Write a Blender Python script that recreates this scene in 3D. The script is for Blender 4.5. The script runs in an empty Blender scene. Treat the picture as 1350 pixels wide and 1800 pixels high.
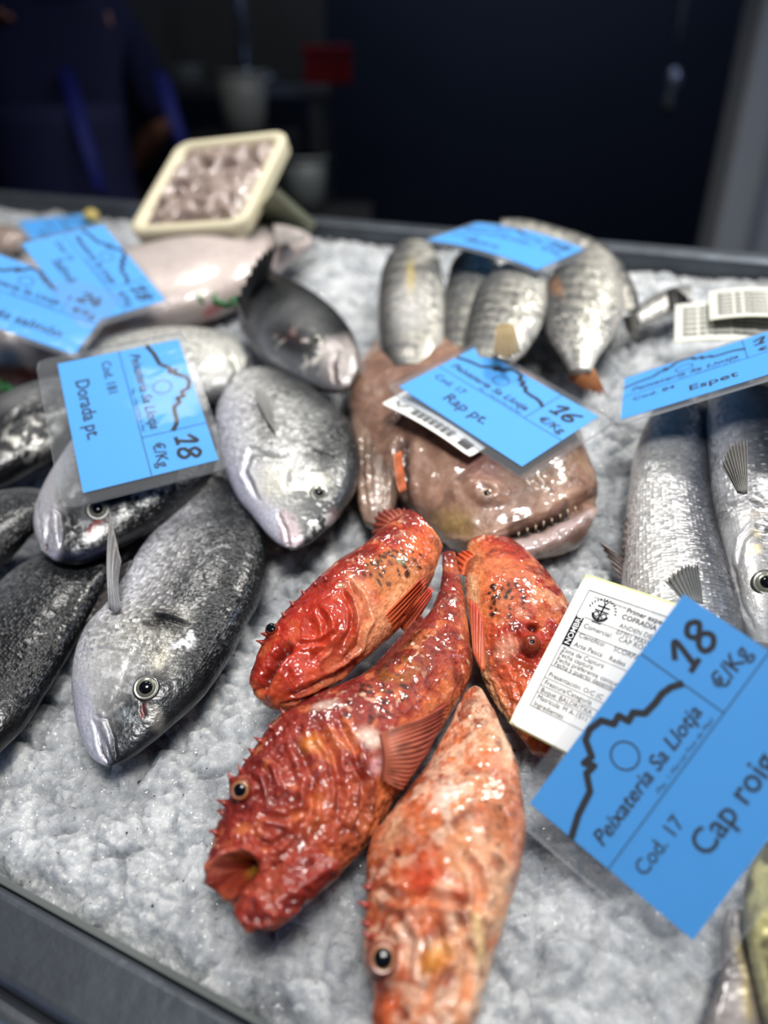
import bpy, bmesh, math, random
import numpy as np

random.seed(7)
rng = np.random.RandomState(11)
C = bpy.context.scene.collection
SC = bpy.context.scene

# ------------------------------------------------------------------ camera
W, H, F = 1350.0, 1800.0, 1352.0
PITCH = math.radians(30)
CAM = np.array([0.0, 0.0, 1.30])
RT = np.array([1.0, 0, 0])
UPV = np.array([0, math.sin(PITCH), math.cos(PITCH)])
FWD = np.array([0, math.cos(PITCH), -math.sin(PITCH)])
cd = bpy.data.cameras.new('camera')
cam = bpy.data.objects.new('camera', cd)
C.objects.link(cam)
cam.location = CAM
cam.rotation_euler = (math.pi / 2 - PITCH, 0, 0)
cd.sensor_fit = 'VERTICAL'
cd.lens = 26.0
cd.sensor_height = 26.0 * H / F
cd.sensor_width = cd.sensor_height * .75
cd.clip_start = 0.02
cd.dof.use_dof = True
cd.dof.focus_distance = 0.43
cd.dof.aperture_fstop = 2.6
SC.camera = cam

# ------------------------------------------------------------------ world, light, exposure
SC.view_settings.view_transform = 'Standard'
SC.view_settings.look = 'None'
SC.view_settings.gamma = 1
SC.view_settings.use_curve_mapping = False
SC.view_settings.exposure = 0.0
SC.cycles.use_denoising = True
SC.cycles.max_bounces = 8
SC.cycles.diffuse_bounces = 3
SC.cycles.glossy_bounces = 3
SC.cycles.transmission_bounces = 4
SC.cycles.transparent_max_bounces = 12
SC.cycles.caustics_reflective = False
SC.cycles.caustics_refractive = False
SC.cycles.sample_clamp_indirect = 6
wd = bpy.data.worlds.new('world')
SC.world = wd
wd.use_nodes = True
wd.node_tree.nodes['Background'].inputs[0].default_value = (0.55, 0.65, 1.0, 1)
wd.node_tree.nodes['Background'].inputs[1].default_value = 0.012

def area(name, loc, target, sx, sy, power, col):
    l = bpy.data.lights.new(name, 'AREA')
    l.shape = 'RECTANGLE'
    l.size, l.size_y = sx, sy
    l.energy = power
    l.color = col
    o = bpy.data.objects.new(name, l)
    C.objects.link(o)
    o.location = loc
    d = np.array(target, float) - np.array(loc, float)
    from mathutils import Vector
    o.rotation_euler = Vector(d).to_track_quat('-Z', 'Y').to_euler()
    return o

area('stall_lamp', (0.50, 0.95, 2.15), (0.05, 0.42, 0.9), 0.30, 0.10, 12, (1.0, 0.965, 0.90))
area('stall_lamp', (-0.30, 0.95, 2.2), (-0.1, 0.45, 0.9), 0.30, 0.10, 7, (1.0, 0.97, 0.92))
hl = area('front_fill', (0.1, -0.35, 2.9), (0.02, 0.5, 0.9), 0.55, 0.45, 8.0, (1.0, 0.985, 0.96))  # added soft fill from above the camera, brightens the near card
hl.data.spread = math.radians(80)
area('entrance_daylight', (-1.5, -0.7, 1.25), (-0.15, 0.35, 0.9), 0.7, 0.9, 2.4, (0.45, 0.58, 1.0))
area('column_fill', (1.75, 0.95, 2.5), (0.95, 1.8, 1.4), 0.5, 0.3, 7.0, (0.60, 0.72, 1.0))  # added blue fill aimed at the column, no visible source
area('wall_fill', (0.6, 3.2, 2.9), (0.5, 4.3, 1.7), 1.6, 0.2, 9.0, (0.6, 0.72, 1.0))  # added bluish wash for the upper back wall, no fixture there

# ------------------------------------------------------------------ the sloping bed, in its own axes
YAW = math.radians(25.6)
N2 = np.array([math.sin(YAW), math.cos(YAW), 0])
SLOPE = 0.2587
NB = np.array([-SLOPE * N2[0], -SLOPE * N2[1], 1.0])
NB /= np.linalg.norm(NB)
UB = np.array([math.cos(YAW), -math.sin(YAW), 0])
VB = np.cross(NB, UB)
OB = CAM + np.array([0, 0, -.362 - .132 * SLOPE])

def bed(u, v, h=0.0):
    u, v, h = np.broadcast_arrays(np.asarray(u, float), np.asarray(v, float), np.asarray(h, float))
    return OB + u[..., None] * UB + v[..., None] * VB + h[..., None] * NB

def P(x, y, h=0.0):
    """point at height h over the bed seen at photo pixel x, y"""
    x, y, h = np.broadcast_arrays(np.asarray(x, float), np.asarray(y, float), np.asarray(h, float))
    d = FWD + RT * ((x - W / 2) / F)[..., None] - UPV * ((y - H / 2) / F)[..., None]
    t = (h - (CAM - OB) @ NB) / (d @ NB)
    return CAM + d * t[..., None]

def PD(x, y, depth):
    return CAM + (FWD + RT * (x - W / 2) / F - UPV * (y - H / 2) / F) * depth

def proj(X):
    d = (X - CAM)
    z = d @ FWD
    return np.stack([W / 2 + F * (d @ RT) / z, H / 2 - F * (d @ UPV) / z], -1)

def hgt(X):
    return (X - OB) @ NB

def buv(X):
    return (X - OB) @ UB, (X - OB) @ VB

# ------------------------------------------------------------------ numeric helpers
_T = rng.rand(32, 32, 32)

def vnoise(p):
    i = np.floor(p).astype(int)
    f = p - i
    f = f * f * (3 - 2 * f)
    r = 0
    for a in (0, 1):
        for b in (0, 1):
            for c in (0, 1):
                w = (f[..., 0] if a else 1 - f[..., 0]) * (f[..., 1] if b else 1 - f[..., 1]) * (f[..., 2] if c else 1 - f[..., 2])
                r = r + w * _T[(i[..., 0] + a) % 32, (i[..., 1] + b) % 32, (i[..., 2] + c) % 32]
    return r

def fbm(p, octs=4, gain=.5):
    r, a, t = 0, 1.0, 0
    for k in range(octs):
        r = r + a * vnoise(p * 2 ** k + 7.3 * k)
        t += a
        a *= gain
    return r / t          # 0..1, mean .5

_J = rng.rand(256, 256, 6)

def vor(x, y):
    """jittered-grid Voronoi: F1, F2, per-cell randoms, local offset"""
    ix, iy = np.floor(x).astype(int), np.floor(y).astype(int)
    f1 = np.full(x.shape, 9.0)
    f2 = f1.copy()
    cid = np.zeros(x.shape + (4,))
    off = np.zeros(x.shape + (2,))
    for a in (-1, 0, 1):
        for b in (-1, 0, 1):
            j = _J[(ix + a) % 256, (iy + b) % 256]
            dx, dy = x - (ix + a + j[..., 0]), y - (iy + b + j[..., 1])
            d = np.sqrt(dx * dx + dy * dy)
            n = d < f1
            f2 = np.where(n, f1, np.minimum(f2, d))
            f1 = np.where(n, d, f1)
            cid = np.where(n[..., None], j[..., 2:], cid)
            off = np.where(n[..., None], np.stack([dx, dy], -1), off)
    return f1, f2, cid, off

def sst(a, b, x):
    t = np.clip((x - a) / (b - a), 0, 1)
    return t * t * (3 - 2 * t)

def catmull(a, n):
    a = np.asarray(a, float)
    m = len(a)
    ext = np.vstack([2 * a[0] - a[1], a, 2 * a[-1] - a[-2]])
    s = np.linspace(0, m - 1, n)
    i = np.minimum(s.astype(int), m - 2)
    f = (s - i)[:, None]
    p0, p1, p2, p3 = ext[i], ext[i + 1], ext[i + 2], ext[i + 3]
    return .5 * (2 * p1 + (p2 - p0) * f + (2 * p0 - 5 * p1 + 4 * p2 - p3) * f ** 2 + (3 * p1 - p0 - 3 * p2 + p3) * f ** 3)

def lin(c):
    c = np.asarray(c, float)
    return np.where(c <= .04045, c / 12.92, ((c + .055) / 1.055) ** 2.4)

def rgb(r, g, b):
    return lin(np.array([r, g, b]) / 255.0)

def unit(v):
    return v / np.maximum(np.linalg.norm(v, axis=-1, keepdims=True), 1e-12)

# ------------------------------------------------------------------ materials
def newmat(name):
    m = bpy.data.materials.new(name)
    m.use_nodes = True
    nt = m.node_tree
    return m, nt, nt.nodes['Principled BSDF']

def plain(name, col, rough=.5, metal=0.0, coat=0.0, spec=.5, noise=0.0, nscale=60, bump=0.0, bscale=200):
    m, nt, b = newmat(name)
    b.inputs['Base Color'].default_value = (*col, 1)
    b.inputs['Roughness'].default_value = rough
    b.inputs['Metallic'].default_value = metal
    b.inputs['Coat Weight'].default_value = coat
    b.inputs['Coat Roughness'].default_value = .06
    b.inputs['Specular IOR Level'].default_value = spec
    tc = nt.nodes.new('ShaderNodeTexCoord')
    if noise:
        n = nt.nodes.new('ShaderNodeTexNoise')
        n.inputs['Scale'].default_value = nscale
        n.inputs['Detail'].default_value = 5
        nt.links.new(tc.outputs['Object'], n.inputs['Vector'])
        mx = nt.nodes.new('ShaderNodeMix')
        mx.data_type = 'RGBA'
        mx.inputs[6].default_value = (*[min(1, c * (1 - noise)) for c in col], 1)
        mx.inputs[7].default_value = (*[min(1, c * (1 + noise)) for c in col], 1)
        nt.links.new(n.outputs['Fac'], mx.inputs[0])
        nt.links.new(mx.outputs[2], b.inputs['Base Color'])
    if bump:
        n2 = nt.nodes.new('ShaderNodeTexNoise')
        n2.inputs['Scale'].default_value = bscale
        n2.inputs['Detail'].default_value = 4
        nt.links.new(tc.outputs['Object'], n2.inputs['Vector'])
        bp = nt.nodes.new('ShaderNodeBump')
        bp.inputs['Distance'].default_value = bump
        nt.links.new(n2.outputs['Fac'], bp.inputs['Height'])
        nt.links.new(bp.outputs['Normal'], b.inputs['Normal'])
    return m

def skin(name, cell=(.0022, .0018), facet=1.0, dist=.0005, edge=.5, speck=.5, rough=.3, metal=0.0, coat=.8, sss=0.0, sssr=(.006, .003, .002),
         nz=0.0, nzscale=120, bump2=.0004, b2scale=300, jitter=.35, spec=.5, coatr=.08):
    """fish skin: the 'pat' colour attribute gives the markings, its alpha how scaly the skin is"""
    m, nt, b = newmat(name)
    N, L = nt.nodes.new, nt.links.new
    at = N('ShaderNodeAttribute'); at.attribute_name = 'pat'
    uv = N('ShaderNodeUVMap'); uv.uv_map = 'UVMap'
    mp = N('ShaderNodeVectorMath'); mp.operation = 'MULTIPLY'
    mp.inputs[1].default_value = (1 / cell[0], 1 / cell[1], 1)
    L(uv.outputs[0], mp.inputs[0])
    vo = N('ShaderNodeTexVoronoi'); vo.voronoi_dimensions = '2D'; vo.inputs['Scale'].default_value = 1.0
    vo.inputs['Randomness'].default_value = jitter
    L(mp.outputs[0], vo.inputs['Vector'])
    lo = N('ShaderNodeVectorMath'); lo.operation = 'SUBTRACT'
    L(mp.outputs[0], lo.inputs[0]); L(vo.outputs['Position'], lo.inputs[1])
    cc = N('ShaderNodeVectorMath'); cc.operation = 'SUBTRACT'; cc.inputs[1].default_value = (.5, .5, .5)
    L(vo.outputs['Color'], cc.inputs[0])
    dt = N('ShaderNodeVectorMath'); dt.operation = 'DOT_PRODUCT'
    L(lo.outputs[0], dt.inputs[0]); L(cc.outputs[0], dt.inputs[1])
    m1 = N('ShaderNodeMath'); m1.operation = 'MULTIPLY'; m1.inputs[1].default_value = facet * 2
    L(dt.outputs['Value'], m1.inputs[0])
    m2 = N('ShaderNodeMath'); m2.operation = 'MULTIPLY_ADD'; m2.inputs[1].default_value = -edge
    L(vo.outputs['Distance'], m2.inputs[0]); L(m1.outputs[0], m2.inputs[2])
    m3 = N('ShaderNodeMath'); m3.operation = 'MULTIPLY'
    L(m2.outputs[0], m3.inputs[0]); L(at.outputs['Alpha'], m3.inputs[1])
    bp = N('ShaderNodeBump'); bp.inputs['Distance'].default_value = dist
    L(m3.outputs[0], bp.inputs['Height'])
    tc = N('ShaderNodeTexCoord')
    n2 = N('ShaderNodeTexNoise'); n2.inputs['Scale'].default_value = b2scale; n2.inputs['Detail'].default_value = 3
    L(tc.outputs['Object'], n2.inputs['Vector'])
    bp2 = N('ShaderNodeBump'); bp2.inputs['Distance'].default_value = bump2
    L(n2.outputs['Fac'], bp2.inputs['Height']); L(bp.outputs['Normal'], bp2.inputs['Normal'])
    L(bp2.outputs['Normal'], b.inputs['Normal'])
    # slime over the skin follows only the broader undulation
    bp3 = N('ShaderNodeBump'); bp3.inputs['Distance'].default_value = bump2 * 1.2
    n3 = N('ShaderNodeTexNoise'); n3.inputs['Scale'].default_value = b2scale * .5; n3.inputs['Detail'].default_value = 2
    L(tc.outputs['Object'], n3.inputs['Vector']); L(n3.outputs['Fac'], bp3.inputs['Height'])
    L(bp3.outputs['Normal'], b.inputs['Coat Normal'])
    # colour
    s1 = N('ShaderNodeSeparateColor'); L(vo.outputs['Color'], s1.inputs[0])
    k = N('ShaderNodeMath'); k.operation = 'MULTIPLY_ADD'; k.inputs[1].default_value = speck; k.inputs[2].default_value = -speck * .5
    L(s1.outputs[2], k.inputs[0])
    k1 = N('ShaderNodeMath'); k1.operation = 'MULTIPLY'; L(k.outputs[0], k1.inputs[0]); L(at.outputs['Alpha'], k1.inputs[1])
    nn = N('ShaderNodeTexNoise'); nn.inputs['Scale'].default_value = nzscale; nn.inputs['Detail'].default_value = 5; nn.inputs['Roughness'].default_value = .65
    L(tc.outputs['Object'], nn.inputs['Vector'])
    k2 = N('ShaderNodeMath'); k2.operation = 'MULTIPLY_ADD'; k2.inputs[1].default_value = nz * 2; k2.inputs[2].default_value = 1 - nz
    L(nn.outputs['Fac'], k2.inputs[0])
    k3 = N('ShaderNodeMath'); k3.operation = 'ADD'; L(k1.outputs[0], k3.inputs[0]); L(k2.outputs[0], k3.inputs[1])
    mu = N('ShaderNodeVectorMath'); mu.operation = 'SCALE'
    L(at.outputs['Color'], mu.inputs[0]); L(k3.outputs[0], mu.inputs['Scale'])
    L(mu.outputs[0], b.inputs['Base Color'])
    b.inputs['Roughness'].default_value = rough
    b.inputs['Metallic'].default_value = metal
    b.inputs['Coat Weight'].default_value = coat
    b.inputs['Coat Roughness'].default_value = coatr
    b.inputs['Specular IOR Level'].default_value = spec
    if sss:
        b.inputs['Subsurface Weight'].default_value = sss
        b.inputs['Subsurface Radius'].default_value = sssr
        b.inputs['Subsurface Scale'].default_value = 1.0
    return m

M = {}
M['bream'] = skin('sea_bream_skin', (.0021, .0017), .8, .00055, .6, .9, .36, .35, .3, bump2=.0005, b2scale=420, nz=.38, nzscale=420, coatr=.15)
M['barracuda'] = skin('barracuda_skin', (.0023, .0018), .8, .0006, .6, .32, .36, .4, .3, bump2=.0003, b2scale=300, nz=.22, nzscale=260, coatr=.15)
M['striped'] = skin('striped_bream_skin', (.0030, .0026), .8, .0006, .5, .4, .32, .3, .5, nz=.15)
M['scorpion'] = skin('scorpionfish_skin', (.0017, .0015), .8, .00034, .6, .4, .45, 0, .7, sss=.08, sssr=(.005, .0015, .0008), nz=.4, nzscale=230, bump2=.0008, b2scale=260, coatr=.05, spec=.25)
M['monk'] = skin('monkfish_skin', (.004, .004), .2, .0002, .3, .2, .42, 0, .9, sss=.15, nz=.30, nzscale=230, bump2=.0012, b2scale=140, coatr=.1)
M['pale'] = skin('pale_fish_skin', (.003, .003), .5, .0003, .4, .15, .35, .15, .6, nz=.10)
M['fin'] = skin('fin_membrane', (.002, .002), 0, .0001, 0, 0, .45, 0, .25, sss=0, nz=.25, nzscale=300, bump2=.0003, coatr=.2, spec=.3)
M['black'] = plain('pupil_black', (.004, .005, .008), .12, coat=.1, spec=.35)
M['iris_silver'] = plain('silver_iris', rgb(128, 128, 116), .25, .4, coat=1, noise=.3, nscale=900)
M['iris_gold'] = plain('gold_iris', rgb(180, 130, 90), .25, .2, coat=1, noise=.4, nscale=900)
M['eye_rim'] = plain('eye_rim_skin', rgb(60, 62, 60), .3, .3, coat=1)
M['eye_red'] = plain('red_eye_skin', rgb(124, 46, 24), .3, coat=.25, noise=.4, nscale=600)
M['card'] = plain('blue_card', rgb(58, 158, 236), .6, spec=.3, noise=.03, nscale=90)
M['ink'] = plain('black_ink', rgb(12, 18, 30), .8, spec=.1)
M['greyink'] = plain('grey_print', rgb(60, 60, 62), .6)
M['paper'] = plain('white_label_paper', rgb(236, 236, 234), .55, noise=.02, nscale=60)
M['paper_toned'] = plain('toned_label_paper', rgb(206, 206, 196), .55, noise=.04, nscale=60)  # white label paper with its colour greyed to offset overexposure by the lamp
M['liner'] = plain('yellow_label_liner', rgb(226, 226, 160), .5)
M['steel'] = plain('brushed_steel', rgb(120, 125, 132), .38, .85, noise=.25, nscale=25, bump=.0006, bscale=50)
M['rimsteel'] = plain('wet_dull_steel', rgb(80, 86, 94), .42, .6, noise=.35, nscale=40, bump=.0005, bscale=120)
M['darkwall'] = plain('dark_navy_panel', rgb(24, 34, 52), .6, noise=.2, nscale=3)
M['floor'] = plain('dark_wet_floor', rgb(26, 28, 30), .4, noise=.3, nscale=4)
M['column'] = plain('grey_painted_column', rgb(150, 156, 164), .5, noise=.08, nscale=6)
M['foam'] = plain('cream_foam', rgb(214, 206, 178), .5, noise=.05)
M['squid'] = plain('grey_pink_flesh', rgb(150, 132, 124), .3, coat=.8, noise=.45, nscale=60, bump=.001, bscale=200)
M['garnish'] = plain('green_plastic', rgb(30, 120, 62), .4)
M['lemon'] = plain('lemon_yellow', rgb(190, 170, 96), .5, noise=.1)
M['navy'] = plain('navy_cloth', rgb(16, 24, 66), .8, noise=.2, nscale=12)
M['blue_strap'] = plain('blue_cloth', rgb(14, 26, 110), .7)
M['black_cloth'] = plain('black_cloth', rgb(12, 12, 14), .85)
M['skin'] = plain('human_skin', rgb(176, 124, 106), .5, noise=.08, nscale=30)
M['hair'] = plain('dark_hair', rgb(26, 20, 16), .5, noise=.3, nscale=200)
M['beige'] = plain('beige_tile', rgb(96, 94, 84), .5, noise=.1, nscale=8)
M['red'] = plain('red_plastic', rgb(190, 16, 24), .4)
M['white'] = plain('white_plastic', rgb(140, 142, 138), .4)
M['chrome'] = plain('chrome', rgb(190, 200, 220), .25, .7)
M['greyplastic'] = plain('grey_plastic', rgb(90, 96, 96), .5)

def sleeve_mat(name='clear_plastic_sleeve', haze=.05):
    m, nt, b = newmat(name)
    nt.nodes.remove(b)
    N, L = nt.nodes.new, nt.links.new
    out = nt.nodes['Material Output']
    tr = N('ShaderNodeBsdfTransparent'); tr.inputs[0].default_value = (.93, .94, .95, 1)
    gl = N('ShaderNodeBsdfGlossy'); gl.inputs['Roughness'].default_value = .08
    df = N('ShaderNodeBsdfDiffuse'); df.inputs[0].default_value = (.75, .78, .82, 1)
    fr = N('ShaderNodeLayerWeight'); fr.inputs[0].default_value = .5; pw = N('ShaderNodeMath'); pw.operation = 'POWER'; pw.inputs[1].default_value = 4.0; L(fr.outputs['Facing'], pw.inputs[0])
    tcn = N('ShaderNodeTexCoord'); nz = N('ShaderNodeTexNoise'); nz.inputs['Scale'].default_value = 40
    L(tcn.outputs['Object'], nz.inputs['Vector'])
    bp = N('ShaderNodeBump'); bp.inputs['Distance'].default_value = .0007
    L(nz.outputs['Fac'], bp.inputs['Height']); L(bp.outputs[0], gl.inputs['Normal'])
    m1 = N('ShaderNodeMixShader'); m1.inputs[0].default_value = haze
    L(tr.outputs[0], m1.inputs[1]); L(df.outputs[0], m1.inputs[2])
    m2 = N('ShaderNodeMixShader'); fm = N('ShaderNodeMath'); fm.operation = 'MULTIPLY_ADD'; fm.inputs[1].default_value = .14; fm.inputs[2].default_value = .003; L(pw.outputs[0], fm.inputs[0]); L(fm.outputs[0], m2.inputs[0])
    L(m1.outputs[0], m2.inputs[1]); L(gl.outputs[0], m2.inputs[2])
    L(m2.outputs[0], out.inputs[0])
    return m
M['sleeve'] = sleeve_mat()
M['sleeve_edge'] = sleeve_mat('plastic_sleeve_edge', .5)

def ice_mat():
    m, nt, b = newmat('crushed_ice')
    N, L = nt.nodes.new, nt.links.new
    tc = N('ShaderNodeTexCoord')
    prev = None
    # crystal facets of three sizes, each cell tilted its own way
    for sc, d in ((100, .0046), (250, .0030), (600, .0012)):
        sv = N('ShaderNodeVectorMath'); sv.operation = 'SCALE'; sv.inputs['Scale'].default_value = sc
        L(tc.outputs['Object'], sv.inputs[0])
        v = N('ShaderNodeTexVoronoi'); v.inputs['Scale'].default_value = 1.0
        L(sv.outputs[0], v.inputs['Vector'])
        lo = N('ShaderNodeVectorMath'); lo.operation = 'SUBTRACT'; L(sv.outputs[0], lo.inputs[0]); L(v.outputs['Position'], lo.inputs[1])
        cc = N('ShaderNodeVectorMath'); cc.operation = 'SUBTRACT'; cc.inputs[1].default_value = (.5, .5, .5); L(v.outputs['Color'], cc.inputs[0])
        dt = N('ShaderNodeVectorMath'); dt.operation = 'DOT_PRODUCT'; L(lo.outputs[0], dt.inputs[0]); L(cc.outputs[0], dt.inputs[1])
        ma = N('ShaderNodeMath'); ma.operation = 'MULTIPLY_ADD'; ma.inputs[1].default_value = -.35
        L(v.outputs['Distance'], ma.inputs[0]); L(dt.outputs['Value'], ma.inputs[2])
        bp = N('ShaderNodeBump'); bp.inputs['Distance'].default_value = d
        L(ma.outputs[0], bp.inputs['Height'])
        if prev:
            L(prev.outputs[0], bp.inputs['Normal'])
        prev = bp
    L(prev.outputs[0], b.inputs['Normal'])
    n2 = N('ShaderNodeTexNoise'); n2.inputs['Scale'].default_value = 34; n2.inputs['Detail'].default_value = 7; n2.inputs['Roughness'].default_value = .7
    L(tc.outputs['Object'], n2.inputs['Vector'])
    cr = N('ShaderNodeValToRGB')
    cr.color_ramp.elements[0].position = .32; cr.color_ramp.elements[0].color = (*rgb(148, 152, 157), 1)
    cr.color_ramp.elements[1].position = .66; cr.color_ramp.elements[1].color = (*rgb(214, 217, 220), 1)
    L(n2.outputs['Fac'], cr.inputs[0]); L(cr.outputs[0], b.inputs['Base Color'])
    b.inputs['Roughness'].default_value = .06
    b.inputs['IOR'].default_value = 1.45
    b.inputs['Subsurface Weight'].default_value = .9
    b.inputs['Subsurface Radius'].default_value = (.018, .020, .022)
    b.inputs['Subsurface Scale'].default_value = 1.0
    return m
M['ice'] = ice_mat()

# ------------------------------------------------------------------ mesh + object helpers
def link(name, me, parent=None, loc=None):
    o = bpy.data.objects.new(name, me)
    C.objects.link(o)
    if parent is not None:
        o.parent = parent
    return o

def world_loc(o):
    p = np.zeros(3)
    while o is not None:
        p += np.array(o.location)
        o = o.parent
    return p

def mesh_obj(name, V, faces, mats, parent=None, col=None, uv=None, smooth=True, fmat=None, origin=None):
    """V world coordinates; the object's origin is put at `origin` (or its parent's origin)"""
    V = np.asarray(V, float)
    base = world_loc(parent) if parent is not None else np.zeros(3)
    org = base if origin is None else np.asarray(origin, float)
    me = bpy.data.meshes.new(name)
    me.from_pydata((V - org).tolist(), [], [tuple(int(i) for i in f) for f in faces])
    for m in (mats if isinstance(mats, (list, tuple)) else [mats]):
        me.materials.append(m)
    if smooth:
        me.polygons.foreach_set('use_smooth', [True] * len(me.polygons))
    if fmat is not None:
        me.polygons.foreach_set('material_index', np.asarray(fmat, int))
    if col is not None:
        a = me.color_attributes.new('pat', 'FLOAT_COLOR', 'POINT')
        a.data.foreach_set('color', np.asarray(col, np.float32).ravel())
    if uv is not None:
        u = me.uv_layers.new(name='UVMap')
        u.data.foreach_set('uv', np.asarray(uv, np.float32).ravel())
    me.update()
    o = link(name, me, parent)
    o.location = org - base
    return o

def thing(name, label, cat, loc, group=None):
    o = bpy.data.objects.new(name, None)
    C.objects.link(o)
    o.location = loc
    o.empty_display_size = .02
    return tag(o, label, cat, group)

def tag(o, label=None, cat=None, group=None, kind=None):
    for k, v in (('label', label), ('category', cat), ('group', group), ('kind', kind)):
        if v:
            o[k] = v
    return o

def boxes(name, lst, mat, parent=None, bevel=0.004, origin=None, frame=None):
    """lst of (cx,cy,cz,sx,sy,sz) in world or in a frame (O,X,Y,Z)"""
    bm = bmesh.new()
    for cx, cy, cz, sx, sy, sz in lst:
        r = bmesh.ops.create_cube(bm, size=1)
        for v in r['verts']:
            v.co = (cx + v.co.x * sx, cy + v.co.y * sy, cz + v.co.z * sz)
    if bevel:
        bmesh.ops.bevel(bm, geom=bm.edges[:], offset=bevel, segments=3, affect='EDGES', profile=.6)
    V = np.array([v.co[:] for v in bm.verts])
    bm.verts.index_update()
    fs = [[v.index for v in f.verts] for f in bm.faces]
    bm.free()
    if frame is not None:
        O, X, Y, Z = frame
        V = O + V[:, :1] * X + V[:, 1:2] * Y + V[:, 2:] * Z
    return mesh_obj(name, V, fs, mat, parent, smooth=False, origin=origin)

def tube(name, pts, rads, mat, parent=None, n=16, origin=None, sq=1.0):
    pts = np.asarray(pts, float)
    T = unit(np.gradient(pts, axis=0))
    ref = np.array([0, 0, 1.0]) if abs(T[0, 2]) < .9 else np.array([1.0, 0, 0])
    A = unit(np.cross(T, ref)); B = np.cross(T, A)
    th = np.linspace(0, 2 * np.pi, n, endpoint=False)
    r = np.broadcast_to(np.asarray(rads, float), (len(pts),))
    V = pts[:, None] + r[:, None, None] * (A[:, None] * np.cos(th)[None, :, None] + sq * B[:, None] * np.sin(th)[None, :, None])
    k = len(pts)
    fs = [(i * n + j, i * n + (j + 1) % n, (i + 1) * n + (j + 1) % n, (i + 1) * n + j) for i in range(k - 1) for j in range(n)]
    fs += [tuple(range(n))[::-1], tuple((k - 1) * n + j for j in range(n))]
    return mesh_obj(name, V.reshape(-1, 3), fs, mat, parent, origin=origin)

# ------------------------------------------------------------------ lofted fish body
def seg_dist(X, Y, pts):
    d = np.full(X.shape, 1e9); par = np.zeros(X.shape)
    n = len(pts) - 1
    for i in range(n):
        (x0, y0), (x1, y1) = pts[i], pts[i + 1]
        dx, dy = x1 - x0, y1 - y0
        t = np.clip(((X - x0) * dx + (Y - y0) * dy) / (dx * dx + dy * dy + 1e-9), 0, 1)
        e = np.hypot(X - x0 - t * dx, Y - y0 - t * dy)
        par = np.where(e < d, (i + t) / n, par); d = np.minimum(d, e)
    return d, par

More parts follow.
